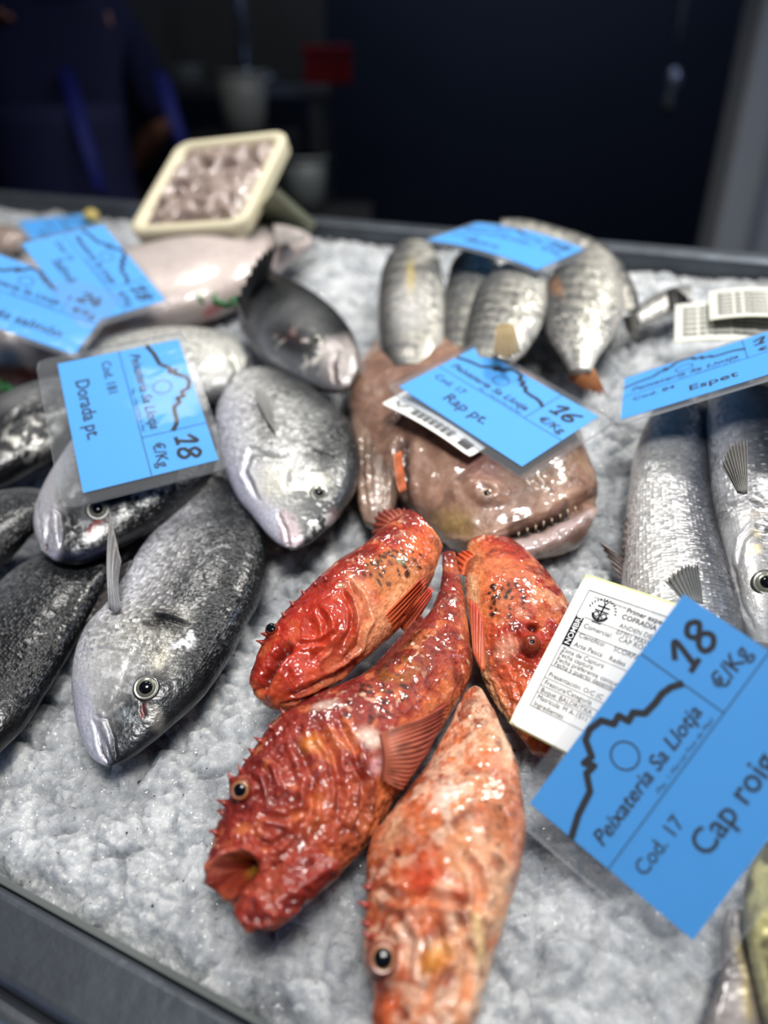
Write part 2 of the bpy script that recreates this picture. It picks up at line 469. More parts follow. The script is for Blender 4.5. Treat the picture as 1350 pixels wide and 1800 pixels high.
class Loft:
    def __init__(s, st, ratio=.42, nu=160, nv=96, roll=0.0, power=(1.0, 1.0), h=.02, flat=0.0):
        """st: per station the dorsal and ventral outline points (photo pixels) and optional height, thickness ratio"""
        S = np.array([list(q) + [h, ratio][len(q) - 4:] if len(q) < 6 else list(q) for q in st], float)
        S = catmull(S, nu)
        Dp, Vp, hh, rr = S[:, :2], S[:, 2:4], S[:, 4], S[:, 5]
        A0, B0 = P(Dp[:, 0], Dp[:, 1], hh), P(Vp[:, 0], Vp[:, 1], hh)
        Ce = (A0 + B0) / 2
        T = unit(np.gradient(Ce, axis=0))
        d0 = unit(A0 - B0)
        n0 = unit(np.cross(T, d0))
        n0 = np.where((n0 @ NB)[:, None] < 0, -n0, n0)
        c, q = math.cos(math.radians(roll)), math.sin(math.radians(roll))
        dd, nn = d0 * c + n0 * q, n0 * c - d0 * q
        Mp = (Dp + Vp) / 2
        Tp = unit(np.gradient(Mp, axis=0)); Pp = np.stack([-Tp[:, 1], Tp[:, 0]], -1)
        e = np.abs(((Dp - Vp) / 2 * Pp).sum(1))
        eps = 1e-4
        base = proj(Ce)
        dp = ((proj(Ce + eps * dd) - base) / eps * Pp).sum(1)
        lp = ((proj(Ce + eps * nn) - base) / eps * Pp).sum(1)
        A = e / np.sqrt(dp ** 2 + (rr * lp) ** 2 + 1e-9)
        th = np.linspace(0, 2 * np.pi, nv, endpoint=False)
        ct, sn = np.cos(th), np.sin(th)
        pc = np.sign(ct) * np.abs(ct) ** power[0]; ps = np.sign(sn) * np.abs(sn) ** power[1]
        V = Ce[:, None] + A[:, None, None] * (dd[:, None] * pc[None, :, None]) + (A * rr)[:, None, None] * (nn[:, None] * ps[None, :, None])
        s.nu, s.nv, s.V = nu, nv, V
        s.ct = np.broadcast_to(ct, (nu, nv)).copy(); s.sn = np.broadcast_to(sn, (nu, nv)).copy()
        s.t = np.broadcast_to(np.linspace(0, 1, nu)[:, None], (nu, nv)).copy()
        s.arc = np.r_[0, np.cumsum(np.linalg.norm(np.diff(Ce, axis=0), axis=1))]
        s.circ = 2 * np.pi * np.median(A) * .75
        s.Ce = Ce
        s.flip = None
        s.refresh()
        s.wob = fbm(s.V / .010 + 20, 2) * 2 - 1
        wx, wy = fbm(s.V / .007 + 90, 3) - .5, fbm(s.V / .007 + 33, 3) - .5
        s.X, s.Y = s.px[..., 0] + 9 * wx, s.px[..., 1] + 9 * wy
        s.col = np.ones((nu, nv, 4)) * .5; s.col[..., 3] = 1

    def refresh(s):
        gu = np.gradient(s.V, axis=0)
        gv = np.roll(s.V, -1, 1) - np.roll(s.V, 1, 1)
        n = unit(np.cross(gu, gv))
        if s.flip is None:
            m = s.nu // 2
            s.flip = -1 if ((n[m] * (s.V[m] - s.Ce[m])).sum(-1)).mean() < 0 else 1
        s.n = n * s.flip
        s.px = proj(s.V)
        s.front = sst(-.25, .05, (s.n * unit(CAM - s.V)).sum(-1))

    # masks --------------------------------------------------------
    def ell(s, x, y, rx, ry, ang=0, soft=.5):
        a = math.radians(ang)
        dx, dy = s.X - x, s.Y - y
        u, v = (dx * math.cos(a) + dy * math.sin(a)) / rx, (-dx * math.sin(a) + dy * math.cos(a)) / ry
        return (1 - sst(1 - soft, 1 + soft * .3, np.hypot(u, v))) * s.front

    def line(s, pts, w, taper=True):
        d, par = seg_dist(s.X, s.Y, pts)
        m = np.exp(-(d / w) ** 2)
        if taper:
            m = m * np.clip(np.minimum(par, 1 - par) * 8 + .25, 0, 1)
        return m * s.front

    def poly(s, pts, soft=8):
        pts = list(pts)
        ins = np.zeros(s.X.shape, bool)
        n = len(pts)
        for i in range(n):
            (x0, y0), (x1, y1) = pts[i], pts[(i + 1) % n]
            c = ((y0 > s.Y) != (y1 > s.Y)) & (s.X < (x1 - x0) * (s.Y - y0) / (y1 - y0 + 1e-9) + x0)
            ins ^= c
        d, _ = seg_dist(s.X, s.Y, pts + [pts[0]])
        return sst(-soft, soft, np.where(ins, d, -d)) * s.front

    # edits --------------------------------------------------------
    def paint(s, m, c, a=1.0):
        m = np.clip(m * a, 0, 1)[..., None]
        s.col[..., :3] = s.col[..., :3] * (1 - m) + np.asarray(c) * m
        return s

    def scaly(s, m, a):
        s.col[..., 3] = s.col[..., 3] * (1 - m) + a * m
        return s

    def push(s, m, d):
        s.V = s.V + s.n * (m * d)[..., None]
        return s

    def groove(s, pts, w, d, ridge=0, rw=2.2):
        k = .85 + .9 * np.clip(s.wob, -.5, .5)
        s.push(s.line(pts, w), -d * .8 * k)
        if ridge:
            dd, par = seg_dist(s.X, s.Y, pts)
            s.push(np.exp(-((dd - w * rw) / w) ** 2) * s.front * np.clip(np.minimum(par, 1 - par) * 6, 0, 1), ridge * .55 * k)
        return s

    def noise(s, sc, octs=3, gain=.5):
        return fbm(s.V / sc + 50, octs, gain) - .5

    def at(s, x, y):
        s.refresh()
        d = np.hypot(s.px[..., 0] - x, s.px[..., 1] - y) + (1 - s.front) * 60
        i = np.unravel_index(np.argmin(d), d.shape)
        return s.V[i], s.n[i]

    def build(s, name, mat, parent=None, origin=None):
        nu, nv = s.nu, s.nv
        V = s.V.reshape(-1, 3)
        V = np.vstack([V, s.V[0].mean(0) , s.V[-1].mean(0)])
        cl = np.vstack([s.col.reshape(-1, 4), s.col[0].mean(0), s.col[-1].mean(0)])
        i, j = np.meshgrid(np.arange(nu - 1), np.arange(nv), indexing='ij')
        j2 = (j + 1) % nv
        q = np.stack([i * nv + j, i * nv + j2, (i + 1) * nv + j2, (i + 1) * nv + j], -1).reshape(-1, 4)
        if s.flip > 0:
            pass
        else:
            q = q[:, ::-1]
        uq = np.stack([np.stack([s.arc[i], j * s.circ / nv], -1), np.stack([s.arc[i], (j + 1) * s.circ / nv], -1),
                       np.stack([s.arc[i + 1], (j + 1) * s.circ / nv], -1), np.stack([s.arc[i + 1], j * s.circ / nv], -1)], 2).reshape(-1, 4, 2)
        if s.flip < 0:
            uq = uq[:, ::-1]
        a0, a1 = nu * nv, nu * nv + 1
        fs = q.tolist()
        uvs = uq.reshape(-1, 2).tolist()
        for k in range(nv):
            k2 = (k + 1) % nv
            t1 = [k2, k, a0]; t2 = [(nu - 1) * nv + k, (nu - 1) * nv + k2, a1]
            if s.flip < 0:
                t1, t2 = t1[::-1], t2[::-1]
            fs += [t1, t2]
            uvs += [[0, k * s.circ / nv]] * 3 + [[s.arc[-1], k * s.circ / nv]] * 3
        return mesh_obj(name, V, fs, mat, parent, col=cl, uv=uvs, origin=origin)

def fin(name, base, tip, mat, parent, c0, c1, rays=10, thick=.0007, jag=.12, ripple=.0008, bow=0.0, spots=0.0, seed=0, rayc=.3):
    """a ribbed fin between a base line and a tip line; points are (photo x, photo y, height over the bed)"""
    nr = rays * 4 + 1
    B, T = catmull(base, nr), catmull(tip, nr)
    b, t = P(B[:, 0], B[:, 1], B[:, 2]), P(T[:, 0], T[:, 1], T[:, 2])
    k = np.arange(nr)
    r = np.random.RandomState(seed)
    jl = 1 - jag * (.5 - .5 * np.cos(k / 4 * 2 * np.pi)) - jag * .5 * r.rand(rays + 1)[np.minimum((k + 2) // 4, rays)]
    m = 12
    f = np.linspace(0, 1, m)
    V = b[None] * (1 - f[:, None, None] * jl[None, :, None]) + t[None] * (f[:, None, None] * jl[None, :, None])
    gu, gv = np.gradient(V, axis=0), np.gradient(V, axis=1)
    n = unit(np.cross(gu, gv)); n = np.where((n @ NB)[..., None] < 0, -n, n)
    V = V + n * (ripple * np.cos(k / 4 * 2 * np.pi)[None, :] * np.minimum(1, f * 3)[:, None] + bow * np.sin(f * np.pi)[:, None])[..., None]
    th = thick * (1.2 - f)[:, None, None]
    top, bot = V + n * th, V - n * th
    ray = (.5 + .5 * np.cos(k / 4 * 2 * np.pi))
    col = np.ones((m, nr, 4))
    col[..., :3] = np.asarray(c0) * (1 - f[:, None, None]) + np.asarray(c1) * f[:, None, None]
    col[..., :3] *= (1 - rayc * .6 + rayc * ray)[None, :, None]
    if spots:
        sp = sst(.55, .7, fbm(V / .004, 2))
        col[..., :3] *= (1 - spots * sp)[..., None]
    VV = np.vstack([top.reshape(-1, 3), bot.reshape(-1, 3)])
    cc = np.vstack([col.reshape(-1, 4)] * 2)
    o = m * nr
    fs = []
    for i in range(m - 1):
        for j in range(nr - 1):
            q = [i * nr + j, i * nr + j + 1, (i + 1) * nr + j + 1, (i + 1) * nr + j]
            fs += [q, [o + a for a in q[::-1]]]
    rim = [j for j in range(nr)] + [i * nr + nr - 1 for i in range(1, m)] + [(m - 1) * nr + j for j in range(nr - 2, -1, -1)] + [i * nr for i in range(m - 2, 0, -1)]
    for a, b2 in zip(rim, rim[1:] + rim[:1]):
        fs.append([a, o + a, o + b2, b2])
    uv = [[.002 * (i % 7), .001] for f_ in fs for i in range(len(f_))]
    return mesh_obj(name, VV, fs, mat, parent, col=cc, uv=uv)

def lathe_dome(name, p, n, r, prof, mats, parent, fm=None, seg=28):
    n = unit(n)
    a = unit(np.cross(n, [0.3, 1, .2])); b = np.cross(n, a)
    th = np.linspace(0, 2 * np.pi, seg, endpoint=False)
    V = []
    for rho, z in prof:
        V.append(p + n * z * r + r * rho * (np.outer(np.cos(th), a) + np.outer(np.sin(th), b)))
    V = np.vstack(V + [(p + n * prof[-1][1] * r)[None]])
    k = len(prof)
    fs, fmi = [], []
    for i in range(k - 1):
        for j in range(seg):
            fs.append((i * seg + j, i * seg + (j + 1) % seg, (i + 1) * seg + (j + 1) % seg, (i + 1) * seg + j)); fmi.append(fm[i] if fm else 0)
    for j in range(seg):
        fs.append(((k - 1) * seg + j, (k - 1) * seg + (j + 1) % seg, k * seg)); fmi.append(fm[-1] if fm else 0)
    return mesh_obj(name, V, fs, mats, parent, fmat=fmi)

def eye(L, root, x, y, rpx, iris, rim, pupil=.52, lift=.0, nmix=0.35, bulging=False):
    p, n = L.at(x, y)
    n = unit(n * (1 - nmix) + unit(CAM - p) * nmix)
    r = rpx * ((p - CAM) @ FWD) / F
    p = p + n * lift * r
    if bulging:
        e = lathe_dome('eye', p, n, r, [(1.15, -.6), (1.1, -.1), (1.0, .12), (.85, .3), (.65, .43), (.4, .52), (.1, .55)], [rim], root)
        lathe_dome('pupil', p, n, r, [(pupil, .40), (pupil * .97, .50), (pupil * .6, .565), (pupil * .1, .585)], [M['black']], e)
        return e
    e = lathe_dome('eye', p, n, r, [(1.18, -.5), (1.15, -.05), (1.05, .16), (.95, .20), (.86, .14), (.8, .16), (.7, .22), (.55, .27), (.4, .29), (.1, .3)],
                   [rim, iris], root, fm=[0, 0, 0, 0, 1, 1, 1, 1, 1, 1])
    z = .24
    lathe_dome('pupil', p, n, r, [(pupil, z - .05), (pupil * .98, z + .05), (pupil * .75, z + .13), (pupil * .4, z + .18), (pupil * .08, z + .2)], [M['black']], e)
    return e

# ================================================================== SETTING
f_ = boxes('floor', [(0, 1.6, -.05, 9, 8, .1)], M['floor'], bevel=0); tag(f_, kind='structure')
w_ = boxes('wall_back', [(0, 4.4, 1.5, 9, .1, 3.2)], M['darkwall'], bevel=0); tag(w_, kind='structure')

def bedbox(name, lst, mat, parent=None, bevel=.004):
    return boxes(name, lst, mat, parent, bevel, frame=(OB, UB, VB, NB))

# front rim inner edge and back edge, measured along the slope
_, vf = buv(P(200, 1668, .0))
_, vb = buv(P(640, 424, .0))
vf, vb = float(vf), float(vb)
ctr = thing('display_counter', 'sloping steel fish counter holding the bed of crushed ice', 'counter', (.25, .75, 0))
bedbox('tray_floor', [(0.1, (vf + vb) / 2, -.06, 2.6, vb - vf + .06, .02)], M['steel'], ctr)

def strip(name, prof, mat, u0=-1.2, u1=1.4, parent=None, nseg=60):
    """profile (v,h) swept along the counter"""
    us = np.linspace(u0, u1, nseg)
    n = len(prof)
    V = np.vstack([bed(np.full(n, u), np.array([q[0] for q in prof]), np.array([q[1] for q in prof])) for u in us])
    fs = [(i * n + j, i * n + (j + 1) % n, (i + 1) * n + (j + 1) % n, (i + 1) * n + j) for i in range(nseg - 1) for j in range(n)]
    fs += [tuple(range(n)), tuple((nseg - 1) * n + j for j in range(n))[::-1]]
    return mesh_obj(name, V, fs, mat, parent, smooth=False)

def rounded(v0, v1, h0, h1, r=.006, k=5):
    out = []
    for cx, cy, a0 in ((v1 - r, h1 - r, 0), (v0 + r, h1 - r, 90), (v0 + r, h0 + r, 180), (v1 - r, h0 + r, 270)):
        for i in range(k + 1):
            a = math.radians(a0 + 90 * i / k)
            out.append((cx + r * math.cos(a), cy + r * math.sin(a)))
    return out
rim = strip('front_rim', rounded(vf - .034, vf, -.09, .004, .005), M['rimsteel'], parent=ctr)
lip = strip('front_lip', rounded(vf - .050, vf - .033, -.12, -.004, .008), M['steel'], parent=ctr)
strip('inner_ledge', rounded(vf + .0005, vf + .004, -.06, .0015, .0008), M['greyplastic'], parent=ctr)
strip('back_rim', rounded(vb + .002, vb + .025, -.09, .016, .006), M['rimsteel'], parent=ctr)
# cabinet below
zc = OB[2] - .25
boxes('cabinet', [(0.1, .32 + .2, zc / 2, 2.5, .62, zc - .04)], M['steel'], ctr, bevel=.01,
      frame=(np.zeros(3), np.array([UB[0], UB[1], 0]), np.array([N2[0], N2[1], 0]), np.array([0, 0, 1.0])))

# ------------------------------------------------------------------ crushed ice
def make_ice():
    us = np.concatenate([np.linspace(-1.1, -.52, 60)[:-1], np.linspace(-.52, .42, 640), np.linspace(.42, 1.2, 80)[1:]])
    n = 470
    s = np.linspace(0, 1, n)
    vs = vf - .004 + (vb + .004 - vf) * (.55 * s + .45 * s ** 2)
    u, v = np.meshgrid(us, vs, indexing='ij')
    X = u + .004 * (vnoise(np.stack([u / .01, v / .01, 0 * u], -1)) - .5)
    Y = v + .004 * (vnoise(np.stack([u / .01, v / .01, 0 * u + 9], -1)) - .5)
    hh = np.zeros_like(u)
    for sz, amp, k in ((.023, .0056, 0), (.0105, .0023, 31), (.0052, .0012, 67)):
        f1, f2, cid, off = vor(X / sz + k, Y / sz + k)
        e = sst(0, .32, f2 - f1)
        hh += amp * e * (.35 + .9 * cid[..., 0] + 1.1 * ((cid[..., 1] - .5) * off[..., 0] + (cid[..., 2] - .5) * off[..., 1]) - .5 * f1)
    hh += .010 * (fbm(np.stack([u / .09, v / .09, 0 * u], -1), 3) - .5)
    hh -= .006
    # melted smooth patch under the fish on the right, drop to the front rim
    hh *= .55 + .45 * sst(.10, -.06, u)
    hh -= .010 * (1 - sst(0, .02, v - vf))
    V = bed(u, v, hh).reshape(-1, 3)
    a, b = u.shape
    i, j = np.meshgrid(np.arange(a - 1), np.arange(b - 1), indexing='ij')
    q = np.stack([i * b + j, (i + 1) * b + j, (i + 1) * b + j + 1, i * b + j + 1], -1).reshape(-1, 4)
    o = mesh_obj('crushed_ice', V, q, M['ice'])
    tag(o, 'bed of wet crushed ice spread over the counter under all the fish', 'ice', kind='stuff')
    return o
make_ice()

#FISH
# ================================================================== FISH
def grad(x, stops):
    xs = [a for a, _ in stops]
    cs = np.array([c for _, c in stops])
    return np.stack([np.interp(x, xs, cs[:, k]) for k in range(3)], -1)

SILVER = [(-1, rgb(222, 222, 232)), (-.55, rgb(204, 204, 208)), (-.2, rgb(146, 146, 147)), (.15, rgb(82, 83, 85)), (.45, rgb(42, 44, 47)), (1, rgb(14, 16, 19))]
DARK = [(-1, rgb(130, 132, 138)), (-.5, rgb(88, 90, 94)), (0, rgb(58, 60, 63)), (.4, rgb(34, 36, 39)), (1, rgb(12, 13, 16))]

def bream_base(st, label, stops=SILVER, h=.022, ratio=.40, roll=0, nu=260, nv=150, head=.30, group='gilthead sea bream on the left'):
    L = Loft(st, ratio=ratio, nu=nu, nv=nv, roll=roll, h=h, power=(1.0, .92))
    n = L.noise(.03, 4)
    L.col[..., :3] = grad(L.ct + n * .5, stops)
    # long rows of scales, smoother on the head
    L.col[..., 3] = sst(head - .10, head + .08, L.t + L.noise(.015, 2) * .1) * .9 + .1
    L.push(np.ones_like(L.t), 0)
    L.V += L.n * (L.noise(.02, 3) * .0012)[..., None]
    root = thing('gilthead_bream', label, 'fish', P(st[len(st) // 2][0], st[len(st) // 2][1], 0), group)
    return L, root

# --- the near gilthead with its whole head in view
L, r = bream_base([(194, 1347, 182, 1345), (222, 1335, 163, 1333), (255, 1312, 146, 1308), (299, 1275, 131, 1266), (357, 1221, 124, 1203), (398, 1167, 131, 1150),
                   (431, 1109, 152, 1103), (456, 1059, 192, 1060), (469, 1001, 228, 1000), (469, 951, 262, 952), (447, 905, 300, 912),
                   (415, 862, 338, 872), (392, 838, 366, 845)],
                  'nearest dark silver gilthead with whole head in view and one pale fin upright', h=.024, nu=420, nv=260, head=.40)
L.paint(L.poly([(150, 1110), (215, 1070), (330, 1075), (300, 1180), (250, 1165), (180, 1180)], 25), rgb(196, 194, 186), .55)
L.paint(L.ell(205, 1180, 62, 55, -30, .8), rgb(205, 205, 205), .6)
L.paint(L.poly([(124, 1200), (128, 1270), (150, 1320), (182, 1345), (192, 1340), (172, 1280), (160, 1230), (150, 1190)], 10), rgb(206, 208, 226), .8)
L.paint(L.ell(294, 1090, 42, 24, 15, .7), rgb(16, 16, 17), .95)          # dark blotch at the gill opening
L.paint(L.ell(262, 1096, 24, 8, 20, .6), rgb(40, 36, 36), .7)
L.paint(L.ell(282, 1160, 30, 14, -55, .8), rgb(215, 208, 190), .6)       # pale band over the eye
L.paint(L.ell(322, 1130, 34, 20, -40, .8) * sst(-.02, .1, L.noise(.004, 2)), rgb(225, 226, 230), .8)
L.paint(L.ell(330, 1215, 40, 26, -45, .7), rgb(30, 32, 36), .6)
L.paint(L.poly([(200, 1290), (225, 1235), (290, 1240), (340, 1235), (300, 1285), (250, 1325), (200, 1345)], 12), rgb(40, 43, 48), .75)
L.paint(L.ell(222, 1262, 28, 30, 20, .9) * sst(-.1, .1, L.noise(.005, 3)), rgb(150, 158, 164), .7)
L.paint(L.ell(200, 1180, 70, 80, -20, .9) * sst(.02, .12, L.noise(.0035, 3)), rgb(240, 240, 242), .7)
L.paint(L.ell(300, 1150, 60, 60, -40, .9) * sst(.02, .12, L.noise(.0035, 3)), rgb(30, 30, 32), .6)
L.paint(L.ell(275, 1262, 16, 30, -20, .7), rgb(150, 146, 140), .5)
L.paint(L.ell(235, 1310, 30, 18, -35, .8), rgb(40, 43, 52), .6)
L.paint(L.line([(255, 1236), (253, 1250), (250, 1262)], 4), rgb(110, 50, 45), .8)
L.groove([(189, 1346), (182, 1330), (176, 1308), (170, 1285), (164, 1262)], 3.0, .0016, .0006)
L.paint(L.line([(189, 1346), (182, 1330), (176, 1308)], 2.2), rgb(60, 42, 40), .8)
L.push(L.ell(186, 1285, 9, 40, -18, .8), .0016)
L.paint(L.ell(186, 1285, 8, 40, -18, .7), rgb(186, 188, 200), .6)
L.groove([(166, 1258), (188, 1266), (199, 1300), (204, 1335)], 3, .0012, .0004)
L.groove([(140, 1148), (175, 1140), (210, 1142), (232, 1146), (262, 1130)], 3, .0009, .0005)
L.groove([(150, 1120), (200, 1108), (250, 1086), (292, 1084), (330, 1100)], 4, .0018, .0012)
L.groove([(195, 1240), (215, 1200), (228, 1160), (250, 1130)], 5, .0008, .0004)
L.push(L.ell(257, 1208, 40, 46, 0, .9), .0012)
L.groove([(251, 1232), (252, 1246), (256, 1258)], 3.5, .001)
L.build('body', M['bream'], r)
eye(L, r, 257, 1209, 21, M['iris_silver'], M['eye_rim'], .56)
fin('pelvic_fin', [(193, 1072, .045), (203, 1076, .045), (212, 1072, .045)], [(196, 893, .075), (203, 930, .070), (214, 985, .066)], M['fin'], r, rgb(160, 160, 165), rgb(120, 118, 116), 4, thick=.0008, bow=.002)
fin('pectoral_fin', [(232, 985, .036), (215, 1030, .03), (205, 1060, .03)], [(190, 1010, .03), (165, 1070, .025), (160, 1085, .025)], M['fin'], r, rgb(70, 68, 68), rgb(60, 56, 56), 6, thick=.0006)

# --- gilthead under the price card, head to the left
L, r = bream_base([(96, 985, 70, 968), (128, 990, 59, 940), (158, 985, 57, 908), (200, 968, 66, 872), (250, 943, 90, 828), (300, 916, 125, 780),
                   (345, 877, 170, 735), (378, 840, 220, 700), (388, 795, 262, 684), (378, 750, 300, 680), (362, 725, 330, 690)],
                  'gilthead under the blue price card with a red stain below its eye', h=.044, nu=330, nv=190, roll=-8, head=.45)
L.paint(L.poly([(60, 890), (58, 935), (75, 978), (100, 988), (110, 960), (105, 900), (90, 860)], 10), rgb(206, 204, 214), .8)
L.paint(L.poly([(110, 905), (200, 905), (230, 945), (190, 985), (115, 985)], 14), rgb(34, 36, 40), .88)
L.paint(L.ell(150, 930, 60, 40, 0, .9) * sst(.0, .1, L.noise(.004, 3)), rgb(190, 190, 188), .8)
L.paint(L.ell(125, 870, 40, 30, -20, .8) * sst(-.05, .1, L.noise(.006, 3)), rgb(215, 212, 205), .7)
L.paint(L.ell(150, 915, 20, 26, 0, .8), rgb(120, 122, 124), .5)
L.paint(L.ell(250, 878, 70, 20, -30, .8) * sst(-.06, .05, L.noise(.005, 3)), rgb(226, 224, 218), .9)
L.paint(L.ell(300, 890, 80, 26, -38, .8), rgb(18, 19, 22), .6)
L.paint(L.ell(160, 975, 60, 18, -5, .8), rgb(34, 40, 70), .6)
L.paint(L.line([(164, 913), (170, 918), (160, 928), (152, 938)], 5), rgb(96, 12, 14), .95)
L.paint(L.line([(172, 912), (180, 918)], 5), rgb(110, 14, 16), .9)
L.groove([(80, 968), (82, 950), (80, 925), (86, 900)], 3.2, .0016, .0006)
L.paint(L.line([(80, 968), (81, 955)], 3), rgb(70, 40, 20), .9)
L.push(L.ell(96, 922, 8, 36, -4, .8), .0018)
L.groove([(90, 893), (106, 905), (108, 940), (106, 972)], 3, .0012, .0004)
L.groove([(66, 880), (70, 930), (78, 960)], 3, .0006)
L.build('body', M['bream'], r)
eye(L, r, 173, 897, 19, M['iris_silver'], M['eye_rim'], .5)

# --- gilthead right of the card, pale, head down
L, r = bream_base([(522, 965, 504, 962), (548, 950, 488, 955), (575, 925, 466, 935), (600, 900, 445, 910), (623, 862, 420, 880), (633, 812, 398, 835),
                   (624, 762, 384, 785), (596, 724, 380, 735), (556, 690, 388, 705), (506, 660, 408, 675), (470, 648, 426, 658)],
                  'pale silver gilthead right of the bream price card, snout down beside the red fish', h=.032, nu=300, nv=180, head=.5,
                  stops=[(-1, rgb(206, 206, 222)), (-.5, rgb(206, 206, 208)), (0, rgb(176, 176, 174)), (.35, rgb(120, 121, 120)), (.7, rgb(52, 54, 56)), (1, rgb(24, 26, 28))])
L.paint(L.poly([(400, 850), (440, 910), (500, 962), (515, 955), (480, 890), (430, 830), (400, 800)], 12), rgb(212, 212, 232), .7)
L.paint(L.poly([(490, 895), (520, 905), (530, 955), (505, 965), (490, 945)], 8), rgb(200, 178, 184), .8)
L.paint(L.ell(565, 870, 80, 90, -20, .8), rgb(70, 72, 74), .75)
L.paint(L.ell(552, 788, 56, 24, 15, .8) * sst(-.12, .1, L.noise(.008, 2)), rgb(22, 23, 24), .9)
L.paint(L.ell(470, 740, 26, 60, 5, .8), rgb(120, 120, 116), .6)
L.paint(L.ell(590, 800, 26, 20, 20, .7), rgb(50, 52, 54), .6)
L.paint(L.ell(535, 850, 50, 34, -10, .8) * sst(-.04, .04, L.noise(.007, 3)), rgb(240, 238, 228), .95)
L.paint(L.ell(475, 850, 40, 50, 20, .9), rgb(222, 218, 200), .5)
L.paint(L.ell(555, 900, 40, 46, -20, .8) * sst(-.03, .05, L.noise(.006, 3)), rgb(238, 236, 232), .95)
L.paint(L.ell(585, 910, 16, 20, 0, .8), rgb(160, 130, 132), .5)
L.groove([(506, 962), (505, 945), (497, 920), (490, 898)], 3, .0014, .0005)
L.groove([(505, 800), (470, 800), (440, 790), (430, 830), (455, 880)], 4, .0018, .0014)
L.paint(L.line([(500, 802), (470, 800), (444, 800), (436, 830), (455, 875)], 3.5), rgb(70, 70, 66), .7)
L.groove([(485, 760), (520, 770), (560, 785), (590, 800)], 4, .0012, .0006)
L.groove([(500, 860), (505, 830), (520, 800)], 4, .0007)
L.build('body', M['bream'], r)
eye(L, r, 562, 866, 15, M['iris_silver'], M['eye_rim'], .5)
fin('pectoral_fin', [(484, 762, .054), (478, 752, .056), (470, 742, .056)], [(478, 705, .06), (462, 682, .06), (440, 678, .058)], M['fin'], r, rgb(120, 120, 118), rgb(150, 150, 148), 7)

# --- dark gilthead behind, mouth to the right
L, r = bream_base([(636, 648, 612, 680), (634, 615, 588, 686), (620, 578, 548, 680), (592, 545, 502, 664), (556, 520, 462, 640), (520, 503, 434, 605),
                   (492, 492, 418, 570), (476, 482, 420, 530), (468, 472, 442, 500)],
                  'dark gilthead farther back with white mouth pointing right and blood specks on its cheek', h=.040, nu=180, nv=120, head=.6, roll=10, stops=DARK)
L.paint(L.ell(535, 545, 60, 40, 20, .9), rgb(96, 98, 98), .6)
L.paint(L.ell(520, 600, 60, 30, 20, .7), rgb(20, 20, 22), .8)
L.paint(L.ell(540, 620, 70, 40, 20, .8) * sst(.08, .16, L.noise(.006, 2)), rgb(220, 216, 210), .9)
L.paint(L.ell(510, 590, 30, 16, 20, .8) * sst(-.05, .08, L.noise(.006, 2)), rgb(84, 22, 26), .7)
L.paint(L.poly([(560, 600), (612, 590), (640, 620), (634, 660), (600, 690), (570, 680)], 12), rgb(160, 152, 150), .8)
L.groove([(590, 678), (586, 655), (588, 632), (596, 612)], 4, .002, .0008)
L.paint(L.line([(590, 678), (586, 655), (588, 632)], 4), rgb(60, 26, 26), .9)
L.build('body', M['bream'], r)
eye(L, r, 558, 600, 12, M['iris_silver'], M['eye_rim'], .5)
fin('tail_fin', [(432, 560, .05), (440, 520, .055), (470, 490, .055)], [(415, 520, .085), (455, 450, .10), (493, 418, .11)], M['fin'], r, rgb(92, 94, 94), rgb(40, 42, 44), 8, thick=.0009)

# --- pale bream half hidden behind the card
L, r = bream_base([(437, 628, 428, 668), (425, 600, 404, 692), (395, 585, 374, 706), (350, 577, 325, 716), (300, 577, 268, 722), (240, 584, 214, 722), (190, 595, 166, 702), (160, 607, 145, 672)],
                  'pale grey bream lying crosswise behind the bream price card, mostly hidden', h=.036, nu=120, nv=90, head=.3,
                  stops=[(-1, rgb(150, 150, 150)), (-.3, rgb(186, 186, 180)), (.3, rgb(200, 200, 194)), (1, rgb(120, 122, 120))])
L.paint(L.line([(405, 690), (412, 655), (400, 610)], 5), rgb(90, 90, 84), .8)
L.paint(L.line([(375, 640), (405, 625), (435, 640)], 6), rgb(220, 218, 206), .8)
L.groove([(405, 690), (412, 655), (400, 610)], 4, .0016, .001)
L.build('body', M['bream'], r)

# --- dark ones along the left edge
L, r = bream_base([(-60, 1402, -128, 1332), (0, 1324, -148, 1240), (45, 1278, -120, 1170), (85, 1215, -75, 1105), (133, 1134, -20, 1045), (165, 1075, 30, 1000),
                   (190, 1030, 85, 975), (215, 995, 140, 960), (240, 968, 190, 945), (258, 952, 234, 938)],
                  'large dark gilthead body cut by the left edge, lowest on that side', h=.022, nu=260, nv=150, head=.3, stops=DARK)
L.paint(L.ell(10, 1120, 60, 40, -40, .9), rgb(24, 24, 28), .5)
L.build('body', M['bream'], r)
fin('anal_fin', [(196, 1022, .026), (175, 1052, .024), (150, 1095, .022)], [(232, 1000, .03), (215, 1030, .026), (188, 1068, .022)], M['fin'], r, rgb(60, 58, 58), rgb(80, 78, 78), 8, thick=.0005)
L, r = bream_base([(-90, 1060, -130, 985), (-40, 1035, -100, 920), (10, 992, -50, 876), (50, 948, 5, 862), (85, 912, 50, 858), (108, 890, 90, 864)],
                  'black backed gilthead at the left edge wedged between two others, little of it in frame', h=.038, nu=110, nv=90, head=.2, stops=DARK)
L.build('body', M['bream'], r)
L, r = bream_base([(-110, 880, -122, 820), (-70, 885, -84, 760), (0, 862, -12, 706), (50, 835, 40, 680), (95, 805, 85, 665), (140, 770, 126, 661), (178, 738, 166, 666), (198, 715, 190, 682)],
                  'dark gilthead at the left edge level with the bream price card, cheek flecked white', h=.042, nu=150, nv=110, head=.5, stops=DARK)
L.paint(L.ell(50, 770, 60, 40, -20, .8) * sst(.02, .12, L.noise(.007, 2)), rgb(222, 220, 214), .9)
